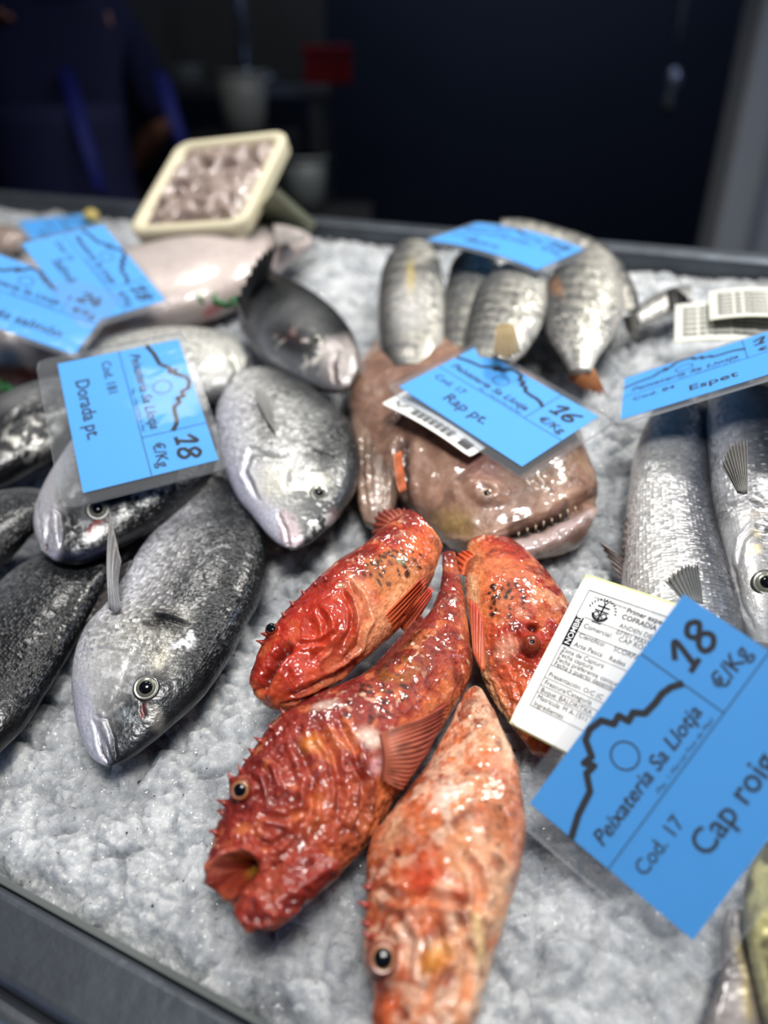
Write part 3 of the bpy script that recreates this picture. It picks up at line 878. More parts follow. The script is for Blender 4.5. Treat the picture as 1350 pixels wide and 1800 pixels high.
L.paint(L.ell(40, 700, 60, 22, -20, .8), rgb(160, 160, 160), .5)
L.groove([(10, 740), (40, 720), (80, 715)], 4, .0014, .001)
L.build('body', M['bream'], r)

# --- large pink-white fish behind
def body(name, label, cat, st, stops, mat, h, ratio=.45, roll=0, nu=120, nv=90, head=.25, group=None, power=(1, .95), bumpy=.001):
    L = Loft(st, ratio=ratio, nu=nu, nv=nv, roll=roll, h=h, power=power)
    L.col[..., :3] = grad(L.ct + L.noise(.03, 3) * .4, stops)
    L.col[..., 3] = sst(head - .1, head + .1, L.t) * .9 + .1
    L.V += L.n * (L.noise(.02, 3) * bumpy)[..., None]
    r = thing(name, label, 'fish', P(st[len(st) // 2][0], st[len(st) // 2][1], 0), group)
    return L, r
WHITE = [(-1, rgb(186, 172, 166)), (0, rgb(206, 194, 190)), (.6, rgb(180, 170, 166)), (1, rgb(128, 120, 118))]
L, r = body('gutted_salmon', 'big pinkish white gutted fish lying under the two overlapping blue cards', 'fish',
            [(-70, 590, -50, 700), (-50, 530, -5, 706), (0, 486, 50, 694), (60, 455, 105, 655), (150, 440, 192, 612), (230, 438, 290, 590), (310, 420, 380, 566), (380, 402, 440, 535),
             (440, 396, 490, 490), (500, 402, 526, 455), (545, 412, 549, 432)], WHITE, M['pale'], .028, .42, nu=200, nv=120)
L.paint(L.poly([(-60, 640), (20, 640), (75, 655), (70, 690), (0, 720), (-60, 720)], 10), rgb(120, 62, 52), .85)
L.paint(L.ell(45, 655, 30, 14, 10, .6), rgb(150, 66, 44), .8)
L.paint(L.ell(372, 548, 26, 12, -30, .7), rgb(190, 90, 92), .8)
L.paint(L.ell(205, 580, 30, 14, -30, .7), rgb(170, 120, 100), .6)
L.paint(L.ell(470, 470, 60, 30, 40, .9), rgb(190, 176, 178), .5)
L.build('body', M['pale'], r)
fin('belly_flap', [(480, 395, .06), (505, 398, .055), (535, 408, .05)], [(490, 440, .06), (500, 430, .055), (540, 425, .05)], M['fin'], r, rgb(190, 180, 176), rgb(120, 116, 116), 5)

# --- striped breams at the back
STR = [(-1, rgb(200, 197, 188)), (-.2, rgb(188, 185, 174)), (.3, rgb(136, 134, 128)), (1, rgb(60, 60, 60))]
def striped(label, st, h, marks=(), n=14, roll=0):
    L, r = body('striped_bream', label, 'fish', st, STR, M['striped'], h, .42, roll=roll, nu=150, nv=100, group='striped sea bream at the back')
    b = .5 + .5 * np.sin(L.t * n * 2 * np.pi + 2.5 * L.noise(.02, 2))
    L.paint(sst(.55, .85, b) * sst(-.75, .2, L.ct), rgb(60, 64, 72), .5)
    L.paint(sst(.3, .8, np.sin(np.arccos(L.ct) * 22)) * sst(-.9, 0, L.ct) * sst(-.15, .1, L.noise(.012, 2)), rgb(64, 66, 72), .5)
    L.paint(sst(.02, .14, L.noise(.009, 3)), rgb(90, 90, 92), .5)
    for m, c, a in marks:
        L.paint(L.ell(*m), c, a)
    L.build('body', M['striped'], r)
    return L, r
striped('striped silver bream standing leftmost of the row at the back, belly with a yellow streak',
        [(690, 650, 760, 650), (668, 605, 778, 608), (664, 550, 781, 555), (667, 500, 780, 500), (677, 462, 772, 457), (698, 434, 756, 432), (714, 425, 740, 424)], .038,
        [((722, 490, 9, 40, 0, .7), rgb(200, 176, 96), .8), ((720, 540, 40, 60, 0, .9), rgb(230, 228, 226), .6)], n=12)
striped('narrow striped bream second from left in the row at the back, mostly covered',
        [(792, 640, 838, 640), (776, 600, 858, 602), (779, 545, 878, 545), (786, 492, 886, 492), (796, 460, 870, 456), (812, 444, 850, 444)], .034, n=14)
L, r = striped('middle striped bream of the back row with a folded brown fin',
        [(812, 642, 898, 642), (813, 600, 930, 612), (822, 560, 953, 572), (837, 515, 962, 530), (864, 480, 960, 490), (898, 464, 950, 470)], .050, n=14)
fin('pectoral_fin', [(872, 575, .075), (888, 570, .076), (905, 575, .076)], [(868, 628, .07), (890, 636, .07), (915, 622, .07)], M['fin'], r, rgb(150, 130, 90), rgb(96, 80, 50), 6)
L, r = striped('striped bream at right of the back row with an orange brown tail',
        [(1000, 655, 1040, 652), (984, 630, 1052, 628), (958, 592, 1072, 600), (954, 548, 1092, 560), (961, 505, 1096, 512), (980, 470, 1082, 462), (1010, 446, 1060, 437)], .042,
        [((975, 500, 14, 30, -30, .7), rgb(150, 110, 80), .8)], n=14)
fin('tail_fin', [(1000, 645, .04), (1020, 650, .042), (1042, 645, .04)], [(1002, 672, .03), (1030, 690, .028), (1068, 702, .022)], M['fin'], r, rgb(190, 130, 84), rgb(120, 70, 40), 7, jag=.2)
striped('pale bream arching behind the bowed blue card at the back',
        [(882, 384, 880, 408), (930, 387, 915, 424), (990, 402, 970, 440), (1048, 422, 1022, 454), (1090, 458, 1056, 478), (1118, 508, 1086, 520), (1124, 545, 1100, 548)], .040, n=14)
L, r = body('small_grey_bream', 'small grey fish lying right of the back row with a dark tail', 'fish',
            [(1212, 502, 1216, 540), (1186, 505, 1192, 552), (1150, 518, 1160, 562), (1126, 534, 1140, 566), (1110, 548, 1126, 570)],
            [(-1, rgb(190, 188, 184)), (0, rgb(150, 148, 146)), (1, rgb(90, 88, 86))], M['striped'], .02, .4, nu=90, nv=60)
L.build('body', M['striped'], r)
fin('tail_fin', [(1128, 548, .022), (1122, 556, .022), (1120, 566, .02)], [(1090, 560, .02), (1100, 585, .014), (1122, 606, .01)], M['fin'], r, rgb(110, 108, 104), rgb(70, 68, 66), 6)
fin('dorsal_fin', [(1176, 545, .028), (1196, 545, .03), (1218, 542, .03)], [(1172, 505, .04), (1188, 503, .045), (1214, 528, .04)], M['fin'], r, rgb(64, 62, 60), rgb(40, 38, 36), 6)

# --- barracudas on the right
BAR = [(-1, rgb(205, 205, 205)), (-.4, rgb(200, 200, 198)), (.1, rgb(150, 150, 152)), (.55, rgb(84, 86, 92)), (1, rgb(44, 46, 52))]
L, r = body('barracuda', 'left silver barracuda, its head hidden by the near price card', 'fish',
            [(1292, 1232, 1200, 1240), (1312, 1180, 1140, 1188), (1312, 1110, 1100, 1112), (1298, 1040, 1092, 1042), (1275, 968, 1096, 960), (1256, 890, 1102, 880),
             (1248, 820, 1112, 812), (1248, 760, 1130, 757), (1248, 705, 1160, 702), (1246, 672, 1190, 668)], BAR, M['barracuda'], .024, .75, nu=330, nv=190, head=.12, group='barracudas at the right', power=(.9, .9))
L.paint(L.ell(1170, 800, 60, 50, 0, .9), rgb(190, 188, 184), .4)
L.paint(L.ell(1240, 960, 22, 130, -12, .8), rgb(60, 62, 68), .5)
L.build('body', M['barracuda'], r)
fin('anal_fin', [(1108, 920, .03), (1106, 950, .03), (1104, 985, .03)], [(1101, 905, .03), (1092, 950, .028), (1094, 990, .024)], M['fin'], r, rgb(120, 110, 104), rgb(80, 74, 70), 6)
fin('pelvic_fin', [(1102, 985, .02), (1100, 1000, .018), (1096, 1020, .016)], [(1046, 945, .01), (1060, 965, .008), (1082, 1008, .008)], M['fin'], r, rgb(170, 158, 154), rgb(160, 150, 148), 6)
fin('pectoral_fin', [(1205, 1062, .060), (1222, 1058, .061), (1236, 1062, .060)], [(1165, 1018, .070), (1200, 990, .078), (1226, 985, .080)], M['fin'], r, rgb(150, 150, 146), rgb(120, 118, 114), 9)
L, r = body('barracuda', 'dark backed barracuda at the right edge with large round eye and raised side fin', 'fish',
            [(1400, 1175, 1322, 1135), (1424, 1130, 1303, 1092), (1432, 1050, 1285, 1040), (1436, 980, 1268, 970), (1436, 900, 1252, 890), (1430, 820, 1243, 810),
             (1415, 750, 1238, 742), (1390, 692, 1246, 690), (1362, 655, 1274, 662), (1340, 642, 1300, 650)],
            [(-1, rgb(210, 210, 212)), (-.55, rgb(180, 180, 182)), (-.25, rgb(112, 113, 116)), (.05, rgb(56, 57, 61)), (1, rgb(28, 29, 34))], M['barracuda'], .034, .7, nu=330, nv=190, head=.42, group='barracudas at the right', power=(.9, .9))
b = .5 + .5 * np.sin(L.t * 30 * 2 * np.pi / 2 + 3 * L.noise(.02, 2))
L.paint(sst(.6, .9, b) * sst(-.3, .3, L.ct) * sst(.5, .6, L.t), rgb(30, 30, 34), .6)
L.paint(L.ell(1322, 968, 16, 46, 12, .8) * sst(-.1, .05, L.noise(.006, 3)), rgb(226, 206, 160), .95)
L.paint(L.ell(1325, 905, 30, 14, -20, .8), rgb(150, 140, 130), .5)
L.paint(L.ell(1300, 1020, 18, 60, -20, .9), rgb(96, 94, 94), .5)
L.groove([(1262, 920), (1285, 890), (1312, 882), (1340, 890)], 4, .0016, .0012)
L.groove([(1296, 1000), (1305, 950), (1325, 930), (1350, 935)], 4, .0014, .001)
L.groove([(1285, 985), (1300, 1050), (1325, 1105)], 4, .0012, .0008)
L.build('body', M['barracuda'], r)
eye(L, r, 1350, 1025, 24, M['iris_silver'], M['eye_rim'], .5)
fin('pectoral_fin', [(1298, 866, .072), (1306, 869, .073), (1313, 868, .073)], [(1264, 815, .080), (1284, 775, .088), (1313, 768, .09)], M['fin'], r, rgb(120, 118, 114), rgb(96, 94, 90), 9)

# --- fish at the lower right corner
L, r = body('gold_flanked_fish', 'dark fish with a pale yellow flank cut by the lower right corner', 'fish',
            [(1400, 1900, 1500, 1880), (1352, 1810, 1510, 1800), (1326, 1720, 1515, 1710), (1308, 1630, 1505, 1620), (1308, 1555, 1480, 1545), (1335, 1495, 1450, 1490), (1365, 1465, 1420, 1462)],
            [(-1, rgb(30, 32, 30)), (-.2, rgb(60, 58, 44)), (.3, rgb(206, 196, 120)), (.8, rgb(214, 208, 150)), (1, rgb(150, 150, 120))], M['striped'], .024, .5, nu=160, nv=100)
L.paint(sst(.02, .12, L.noise(.012, 3)), rgb(50, 52, 44), .8)
L.build('body', M['striped'], r)
L, r = body('grey_fish', 'dull grey fish at the bottom right below the near price card', 'fish',
            [(1225, 1900, 1350, 1895), (1240, 1800, 1347, 1790), (1264, 1715, 1338, 1705), (1266, 1650, 1324, 1645), (1278, 1600, 1308, 1600)],
            [(-1, rgb(120, 112, 104)), (0, rgb(140, 134, 132)), (1, rgb(120, 116, 118))], M['striped'], .014, .4, nu=110, nv=70)
L.paint(L.line([(1290, 1640), (1310, 1720), (1318, 1800)], 8), rgb(176, 160, 110), .7)
L.build('body', M['striped'], r)

# --- monkfish
L = Loft([(1052, 884, 1022, 950), (1054, 862, 1002, 964), (1050, 832, 940, 976), (1040, 800, 870, 979), (1022, 758, 800, 962), (990, 712, 742, 915), (943, 672, 694, 872), (890, 642, 657, 838),
          (840, 616, 634, 790), (790, 600, 617, 742), (745, 590, 614, 690), (712, 587, 632, 640), (698, 590, 655, 612)], ratio=.38, nu=340, nv=220, h=.016, power=(.95, .9))
nz = L.noise(.02, 4)
L.col[..., :3] = grad(L.ct * .3 + nz * 1.6, [(-1, rgb(178, 148, 124)), (-.3, rgb(154, 118, 100)), (.1, rgb(136, 102, 86)), (.5, rgb(160, 126, 102)), (1, rgb(126, 90, 78))])
L.col[..., 3] = .3
root = thing('monkfish', 'brown slimy monkfish with a wide open toothed mouth under the second blue card', 'fish', P(840, 830, 0))
L.paint(sst(.06, .18, L.noise(.011, 3)), rgb(84, 60, 52), .5)
L.paint(sst(.10, .2, L.noise(.005, 3)), rgb(170, 140, 122), .4)
L.paint(L.ell(800, 925, 50, 40, 10, .9), rgb(150, 128, 74), .7)
L.paint(L.ell(850, 820, 70, 36, 30, .9), rgb(140, 96, 92), .6)
L.paint(L.ell(950, 820, 70, 60, 0, .9), rgb(128, 108, 84), .4)
L.paint(L.poly([(700, 620), (640, 640), (612, 700), (640, 790), (700, 760), (760, 700), (760, 640)], 20), rgb(104, 78, 68), .5)
L.V += L.n * (L.noise(.03, 3) * .006 + L.noise(.008, 3) * .0016)[..., None]
# mouth
mouth = [(838, 962), (890, 948), (935, 930), (975, 912), (1010, 893), (1046, 876)]
L.push(L.line([(905, 940), (945, 925), (985, 905), (1015, 889), (1040, 878)], 13, False), -.013)
L.groove(mouth, 5, .004, .0)
L.paint(L.line([(898, 944), (945, 926), (985, 906), (1018, 889)], 10), rgb(38, 20, 20), 1)
L.push(L.line([(880, 970), (930, 962), (980, 948), (1015, 925), (1040, 895)], 14, False), .006)
L.paint(L.line([(880, 966), (930, 955), (978, 938), (1012, 916), (1036, 893)], 14), rgb(178, 160, 160), .85)
L.paint(L.line([(860, 978), (930, 976), (990, 962), (1025, 935)], 8), rgb(128, 98, 78), .7)
L.push(L.line([(800, 950), (850, 945), (900, 930), (950, 908), (1000, 880)], 8), .002)
L.groove([(770, 955), (830, 952), (880, 936), (930, 915)], 3, .0012, .0008)
L.paint(L.line([(780, 940), (840, 950), (890, 935)], 4), rgb(170, 140, 130), .5)
# brow ridges and eye socket
L.push(L.ell(855, 862, 40, 26, 25, .9), .005)
L.push(L.ell(856, 866, 16, 11, 20, .8), -.0035)
for k in range(4):
    L.groove([(905 + 9 * k, 805 + 5 * k), (918 + 9 * k, 830 + 6 * k), (945 + 8 * k, 862 + 3 * k)], 3, .0012, .001)
L.groove([(712, 765), (705, 820), (708, 875), (712, 905)], 9, .007, .003)
L.paint(L.line([(712, 770), (706, 820), (708, 875)], 9), rgb(50, 30, 28), .8)
L.groove([(740, 745), (800, 790), (850, 800)], 8, .002, .002)
L.build('body', M['monk'], root)
e = eye(L, root, 857, 866, 10, M['iris_gold'], M['monk'], .6)
for k, (x, y) in enumerate([(912, 940), (926, 934), (940, 929), (954, 923), (968, 917), (982, 909), (996, 902), (1008, 896)]):
    p, n = L.at(x, y - 7)
    q, _ = L.at(x - 2, y + 2)
    tube('tooth', np.array([p + n * .001, p * .5 + q * .5 + n * .0015, q + n * .0022]), [.0007, .0005, .0001], M['foam'], root, 6)
# gill flap and the orange frill beside it
G = Loft([(668, 930, 640, 920), (690, 905, 630, 890), (700, 860, 625, 850), (702, 800, 622, 800), (700, 740, 618, 750), (700, 690, 622, 700)], ratio=.55, nu=130, nv=90, h=.020)
G.col[..., :3] = grad(G.noise(.015, 4) * 2, [(-.6, rgb(92, 70, 60)), (0, rgb(124, 100, 86)), (.6, rgb(150, 124, 108))]); G.col[..., 3] = .3
for k in range(4):
    G.groove([(640 + 13 * k, 760), (638 + 13 * k, 830), (646 + 10 * k, 905)], 4, .002, .0014)
G.paint(G.line([(668, 800), (664, 850), (662, 900)], 6), rgb(170, 158, 150), .6)
G.build('pectoral_fin', M['monk'], root)
fin('gill_frill', [(702, 795, .052), (706, 830, .05), (712, 862, .046)], [(690, 800, .058), (694, 835, .056), (700, 868, .05)], M['fin'], root, rgb(190, 96, 56), rgb(176, 100, 66), 2, thick=.0016)

# --- scorpionfish
RED = [(-1, rgb(206, 128, 84)), (-.55, rgb(190, 84, 48)), (-.1, rgb(166, 50, 30)), (.4, rgb(146, 38, 25)), (1, rgb(120, 26, 20))]
ORANGE = [(-1, rgb(214, 166, 132)), (-.5, rgb(202, 134, 96)), (0, rgb(190, 110, 74)), (.5, rgb(178, 92, 60)), (1, rgb(168, 80, 54))]
def scorpion(label, st, h, ratio, roll=0, stops=RED, nu=420, nv=260, head=.42, rough=1.0):
    L = Loft(st, ratio=ratio, nu=nu, nv=nv, roll=roll, h=h, power=(.95, .92))
    n1, n2, n3 = L.noise(.022, 4), L.noise(.008, 4), L.noise(.0035, 3)
    L.col[..., :3] = grad(L.ct + n1 * 1.2, stops)
    L.paint(sst(.03, .14, n2), rgb(96, 22, 16), .6)
    L.paint(sst(.06, .16, -n2), rgb(226, 132, 76), .4)
    L.paint(sst(.13, .2, n3) * sst(-.1, .2, n1) * sst(head - .1, head + .1, L.t), rgb(236, 196, 166), .6)
    hd = sst(head + .08, head - .08, L.t)
    L.col[..., 3] = 1 - .8 * hd
    # knobbly skin over the head, finer over the body
    L.V += L.n * (n1 * .003 + hd * rough * (np.abs(n2) * -.006 + np.abs(n3) * -.0028) + (1 - hd) * (n2 * .0012 + n3 * .0006))[..., None]
    r = thing('scorpionfish', label, 'fish', P(st[len(st) // 2][0], st[len(st) // 2][1], 0), 'red scorpionfish')
    return L, r

def spots(L, cx, cy, rx, ry, ang, n, size, c, seed, a=.85):
    R = np.random.RandomState(seed)
    ca, sa = math.cos(math.radians(ang)), math.sin(math.radians(ang))
    for k in range(n):
        u, v = R.uniform(-1, 1, 2)
        if u * u + v * v > 1:
            continue
        x, y = cx + u * rx * ca - v * ry * sa, cy + u * rx * sa + v * ry * ca
        L.paint(L.ell(x, y, size * R.uniform(.7, 1.5), size * R.uniform(.5, .9), ang + 60, .5), c, a)

def spines(L, root, pts, length, mat, seed=0):
    """short skin spines along an outline, leaning with the skin normal"""
    R = np.random.RandomState(seed)
    for (x, y, dx, dy) in pts:
        p, n = L.at(x, y)
        q = p + (RT * dx - UPV * dy) / math.hypot(dx, dy) * length * .55 * R.uniform(.4, 1.4) + n * length * .2
        tube('spine', np.array([p - n * .001, p * .55 + q * .45, q]), [.0024, .0010, .0002], mat, root, 7)
M['spine'] = plain('red_spine', rgb(140, 42, 30), .4, coat=.6, noise=.3)

# upper left one
L, r = scorpion('deep red scorpionfish uppermost of the fan at left, mouth shut, head down to the left',
                [(437, 1200, 448, 1224), (443, 1174, 476, 1246), (462, 1132, 525, 1244), (500, 1079, 572, 1218), (536, 1040, 617, 1181), (573, 1005, 654, 1150), (612, 978, 692, 1116),
                 (645, 957, 728, 1076), (668, 936, 756, 1030), (690, 918, 775, 985), (708, 906, 784, 962)], .046, .62, roll=8, head=.48, rough=.4)
L.paint(L.poly([(440, 1200), (470, 1120), (540, 1040), (600, 1010), (640, 1090), (620, 1180), (500, 1245)], 20), rgb(178, 44, 26), .6)
L.paint(L.ell(560, 1120, 60, 30, -45, .9), rgb(200, 66, 36), .6)
L.paint(L.poly([(612, 1010), (640, 1020), (660, 1060), (690, 1070), (690, 1110), (640, 1160), (632, 1100)], 14), rgb(226, 150, 110), .8)
L.paint(L.ell(700, 1050, 26, 60, 30, .8), rgb(228, 160, 112), .7)
L.paint(L.ell(735, 960, 40, 30, 30, .8), rgb(226, 104, 50), .8)
L.paint(L.poly([(640, 985), (700, 965), (735, 985), (735, 1015), (700, 1030), (670, 1050), (650, 1020)], 10), rgb(190, 120, 64), .7)
spots(L, 690, 995, 55, 30, -20, 60, 5, rgb(50, 22, 18), 3)
L.paint(L.line([(640, 1010), (690, 990), (735, 985)], 4), rgb(150, 60, 30), .5)
L.paint(L.ell(704, 987, 11, 6, 20, .6), rgb(120, 124, 96), .9)
L.paint(L.ell(600, 1030, 12, 6, 0, .6), rgb(170, 130, 90), .7)
L.push(L.line([(504, 1142), (484, 1160), (468, 1184), (455, 1212)], 10, False), -.007)
L.paint(L.line([(502, 1144), (482, 1163), (466, 1188), (456, 1210)], 8, False), rgb(70, 14, 10), .9)
L.push(L.line([(512, 1152), (496, 1172), (482, 1200), (474, 1228)], 9), .0025)
L.push(L.ell(530, 1195, 44, 34, -40, .9), .003)
L.push(L.ell(585, 1085, 36, 48, -25, .9), .003)
L.groove([(505, 1225), (545, 1208), (590, 1190), (640, 1156)], 5, .0035, .002)
L.groove([(498, 1240), (550, 1222), (600, 1200)], 4, .002, .001)
L.groove([(611, 1022), (634, 1056), (642, 1094), (626, 1134), (604, 1160)], 5, .0035, .003)
L.groove([(598, 1036), (616, 1068), (620, 1100), (606, 1136)], 4, .002, .0018)
L.groove([(560, 1070), (575, 1100), (570, 1140), (545, 1165)], 5, .002, .002)
L.groove([(520, 1135), (560, 1130), (590, 1115)], 4, .0016, .002)
L.push(L.ell(478, 1108, 14, 13, 0, .9), .003)
L.build('body', M['scorpion'], r)
eye(L, r, 478, 1106, 10, M['eye_red'], M['eye_red'], .84, lift=.25, bulging=True)
fin('pelvic_fin', [(668, 1090, .05), (676, 1102, .046), (690, 1108, .04)], [(748, 1008, .072), (752, 1022, .066), (738, 1044, .06)], M['fin'], r, rgb(214, 104, 60), rgb(190, 70, 44), 5, thick=.0016)
fin('pelvic_fin', [(700, 1098, .036), (708, 1108, .034), (716, 1112, .03)], [(758, 1026, .05), (764, 1034, .046), (752, 1056, .04)], M['fin'], r, rgb(220, 110, 70), rgb(196, 60, 40), 5, thick=.0016)
fin('tail_fin', [(676, 935, .05), (690, 918, .05), (712, 902, .05)], [(650, 950, .04), (664, 900, .05), (712, 893, .05)], M['fin'], r, rgb(150, 70, 50), rgb(116, 52, 42), 8, thick=.0012)
spines(L, r, [(470, 1116, -1, -.4), (464, 1130, -1, -.2), (500, 1082, -1, -.8), (516, 1064, -1, -.8), (535, 1044, -1, -1), (556, 1028, -1, -1), (574, 1020, -.5, -1)], .006, M['spine'], 1)

# middle one, gaping
L, r = scorpion('long scorpionfish in the middle of the fan, mouth gaping on the ice at lower left',
                [(359, 1552, 398, 1588), (362, 1520, 450, 1606), (372, 1480, 515, 1604), (390, 1432, 574, 1566), (416, 1370, 632, 1508), (447, 1322, 668, 1462),
                 (487, 1268, 696, 1414), (545, 1232, 726, 1372), (610, 1205, 765, 1312), (665, 1172, 797, 1252), (712, 1130, 828, 1188), (748, 1088, 828, 1130), (770, 1050, 818, 1070), (777, 1010, 809, 1012),
                 (777, 975, 802, 972)], .030, .62, roll=12, head=.46,
                stops=[(-1, rgb(190, 104, 66)), (-.4, rgb(160, 66, 45)), (.1, rgb(144, 50, 38)), (.6, rgb(132, 42, 34)), (1, rgb(112, 32, 28))])
L.paint(L.ell(549, 1306, 26, 22, 10, .8), rgb(214, 130, 60), .8)
L.paint(L.ell(560, 1430, 26, 60, 10, .9), rgb(190, 96, 54), .5)
L.paint(L.ell(650, 1298, 30, 22, 30, .8), rgb(236, 206, 190), .85)
L.paint(L.ell(666, 1345, 20, 22, 30, .8), rgb(214, 170, 176), .6)
L.paint(L.ell(570, 1240, 30, 10, -15, .8), rgb(214, 186, 170), .7)
L.paint(L.poly([(650, 1470), (690, 1410), (740, 1350), (800, 1240), (770, 1290), (690, 1370)], 14), rgb(214, 120, 70), .7)
spots(L, 670, 1225, 70, 40, -30, 40, 6, rgb(56, 22, 20), 5)
spots(L, 770, 1110, 40, 60, -40, 30, 5, rgb(120, 40, 20), 6, .6)
L.paint(L.ell(700, 1180, 60, 40, -30, .9) * sst(-.02, .1, L.noise(.006, 3)), rgb(150, 100, 30), .5)
# mouth cavity
L.push(L.ell(410, 1536, 46, 32, -42, .6), -.019)
L.paint(L.ell(412, 1538, 44, 31, -42, .5), rgb(140, 56, 34), .95)
L.paint(L.ell(410, 1550, 20, 13, -20, .7), rgb(190, 140, 46), .9)
L.push(L.line([(372, 1552), (374, 1522), (398, 1502), (430, 1496), (452, 1502)], 8, False), .004)
L.paint(L.line([(374, 1545), (376, 1520), (400, 1500), (440, 1496)], 7), rgb(206, 110, 88), .7)
L.paint(L.line([(395, 1512), (420, 1504), (440, 1506)], 4), rgb(190, 150, 60), .7)
L.groove([(589, 1262), (622, 1312), (640, 1371), (640, 1429), (622, 1475)], 6, .004, .0035)
L.groove([(560, 1270), (590, 1330), (600, 1390), (590, 1450)], 6, .003, .003)
L.groove([(520, 1300), (550, 1370), (545, 1430), (520, 1480)], 7, .003, .003)
L.groove([(455, 1430), (500, 1440), (540, 1420)], 6, .002, .003)
L.groove([(440, 1470), (480, 1490), (505, 1470)], 5, .002, .002)
L.push(L.ell(424, 1387, 24, 26, 0, .9), .0045)
L.groove([(446, 1340), (470, 1360), (480, 1400)], 6, .002, .003)
L.build('body', M['scorpion'], r)
eye(L, r, 424, 1388, 17, M['iris_gold'], M['eye_red'], .66, lift=.25, nmix=.7)
J = Loft([(410, 1604, 432, 1645), (420, 1576, 480, 1638), (446, 1546, 534, 1598), (488, 1516, 578, 1558), (530, 1494, 604, 1520)], ratio=.55, nu=110, nv=90, h=.040, power=(.9, .9))
n2 = J.noise(.008, 4)
J.col[..., :3] = grad(n2 * 3, [(-.5, rgb(104, 28, 22)), (0, rgb(140, 44, 32)), (.6, rgb(186, 90, 64))]); J.col[..., 3] = .2
n3 = J.noise(.0035, 3)
J.paint(sst(.03, .14, n2), rgb(96, 22, 16), .5)
J.V += J.n * (np.abs(n2) * -.006 + np.abs(n3) * -.003)[..., None]
J.paint(J.line([(424, 1600), (440, 1570), (480, 1540)], 6), rgb(176, 76, 56), .5)
J.build('lower_jaw', M['scorpion'], r)
fin('pectoral_fin', [(668, 1290, .064), (676, 1330, .058), (672, 1370, .046)], [(795, 1228, .050), (768, 1290, .044), (706, 1370, .036)], M['fin'], r, rgb(214, 124, 96), rgb(150, 46, 34), 15, thick=.0012, bow=.006, spots=.5, rayc=.75, ripple=.0014)
fin('dorsal_fin', [(660, 1178, .05), (700, 1140, .05), (745, 1092, .05)], [(664, 1160, .055), (700, 1118, .055), (735, 1078, .055)], M['fin'], r, rgb(140, 60, 44), rgb(110, 40, 34), 8, thick=.001, jag=.35)
spines(L, r, [(382, 1464, -1, -.3), (390, 1428, -1, -.2), (393, 1410, -1, -.3), (408, 1371, -.7, -1), (425, 1358, -.3, -1), (440, 1340, -1, -.5), (446, 1322, -1, -.4), (462, 1305, -1, -.6), (480, 1280, -1, -.6), (500, 1256, -.5, -1)], .007, M['spine'], 2)

# lower right one, paler
L, r = scorpion('pale orange scorpionfish lowest in the fan, head running off the bottom',
                [(700, 1890, 752, 1890), (664, 1845, 800, 1848), (654, 1792, 836, 1792), (656, 1750, 853, 1745), (644, 1710, 867, 1692), (637, 1668, 881, 1642), (643, 1600, 896, 1590),
                 (646, 1540, 912, 1530), (654, 1470, 920, 1460), (690, 1420, 914, 1395), (737, 1360, 901, 1330), (776, 1295, 879, 1280), (805, 1240, 852, 1222), (818, 1216, 838, 1208)],
                .032, .55, roll=-16, stops=ORANGE, head=.50, rough=.6)
L.paint(sst(-.02, .12, L.noise(.004, 3)), rgb(226, 190, 164), .55)
L.paint(sst(.0, .12, L.noise(.016, 3)), rgb(196, 86, 40), .5)
L.paint(L.ell(750, 1545, 60, 60, 20, .9) * sst(-.02, .1, L.noise(.012, 3)), rgb(190, 60, 30), .8)
L.paint(L.ell(800, 1560, 44, 26, 30, 1) * sst(-.1, .1, L.noise(.008, 3)), rgb(196, 70, 36), .7)
L.paint(L.ell(768, 1680, 50, 26, -50, .8), rgb(214, 140, 50), .75)
L.paint(L.ell(690, 1460, 26, 60, 20, .9), rgb(224, 170, 130), .5)
L.paint(L.ell(790, 1400, 60, 30, -50, .9) * sst(-.02, .08, L.noise(.007, 3)), rgb(238, 220, 204), .8)
L.paint(L.ell(880, 1430, 36, 70, 5, .8), rgb(160, 90, 50), .75)
spots(L, 880, 1430, 34, 60, 5, 26, 6, rgb(90, 44, 26), 9, .5)
L.paint(L.ell(842, 1520, 26, 60, 0, .9), rgb(226, 150, 110), .6)
L.paint(L.line([(835, 1600), (846, 1660), (850, 1700)], 10), rgb(226, 196, 140), .7)
L.paint(L.poly([(690, 1420), (740, 1360), (800, 1260), (850, 1230), (870, 1300), (800, 1380), (740, 1440)], 20) * sst(-.03, .1, L.noise(.006, 3)), rgb(236, 196, 168), .6)
L.groove([(810, 1500), (838, 1530), (846, 1570), (838, 1610)], 7, .004, .003)
L.groove([(660, 1560), (700, 1580), (760, 1575), (830, 1590)], 8, .003, .0025)
L.groove([(690, 1600), (720, 1650), (715, 1720), (680, 1770)], 7, .0025, .0025)
L.groove([(760, 1610), (780, 1680), (750, 1760)], 8, .002, .0025)
L.groove([(800, 1600), (830, 1680), (815, 1770)], 6, .003, .002)
L.push(L.ell(670, 1684, 26, 30, 0, .9), .005)
L.build('body', M['scorpion'], r)
eye(L, r, 673, 1684, 24, M['iris_gold'], M['eye_red'], .7, lift=.25, nmix=.75)
fin('pectoral_fin', [(868, 1400, .05), (886, 1440, .044), (890, 1490, .036)], [(912, 1390, .04), (924, 1450, .034), (914, 1520, .026)], M['fin'], r, rgb(190, 96, 60), rgb(206, 90, 60), 9, thick=.0014, spots=.4)
spines(L, r, [(647, 1592, -1, -.4), (650, 1625, -1, -.2), (655, 1650, -1, -.8), (700, 1500, -.2, -1), (652, 1560, -1, -.1)], .006, M['spine'], 4)

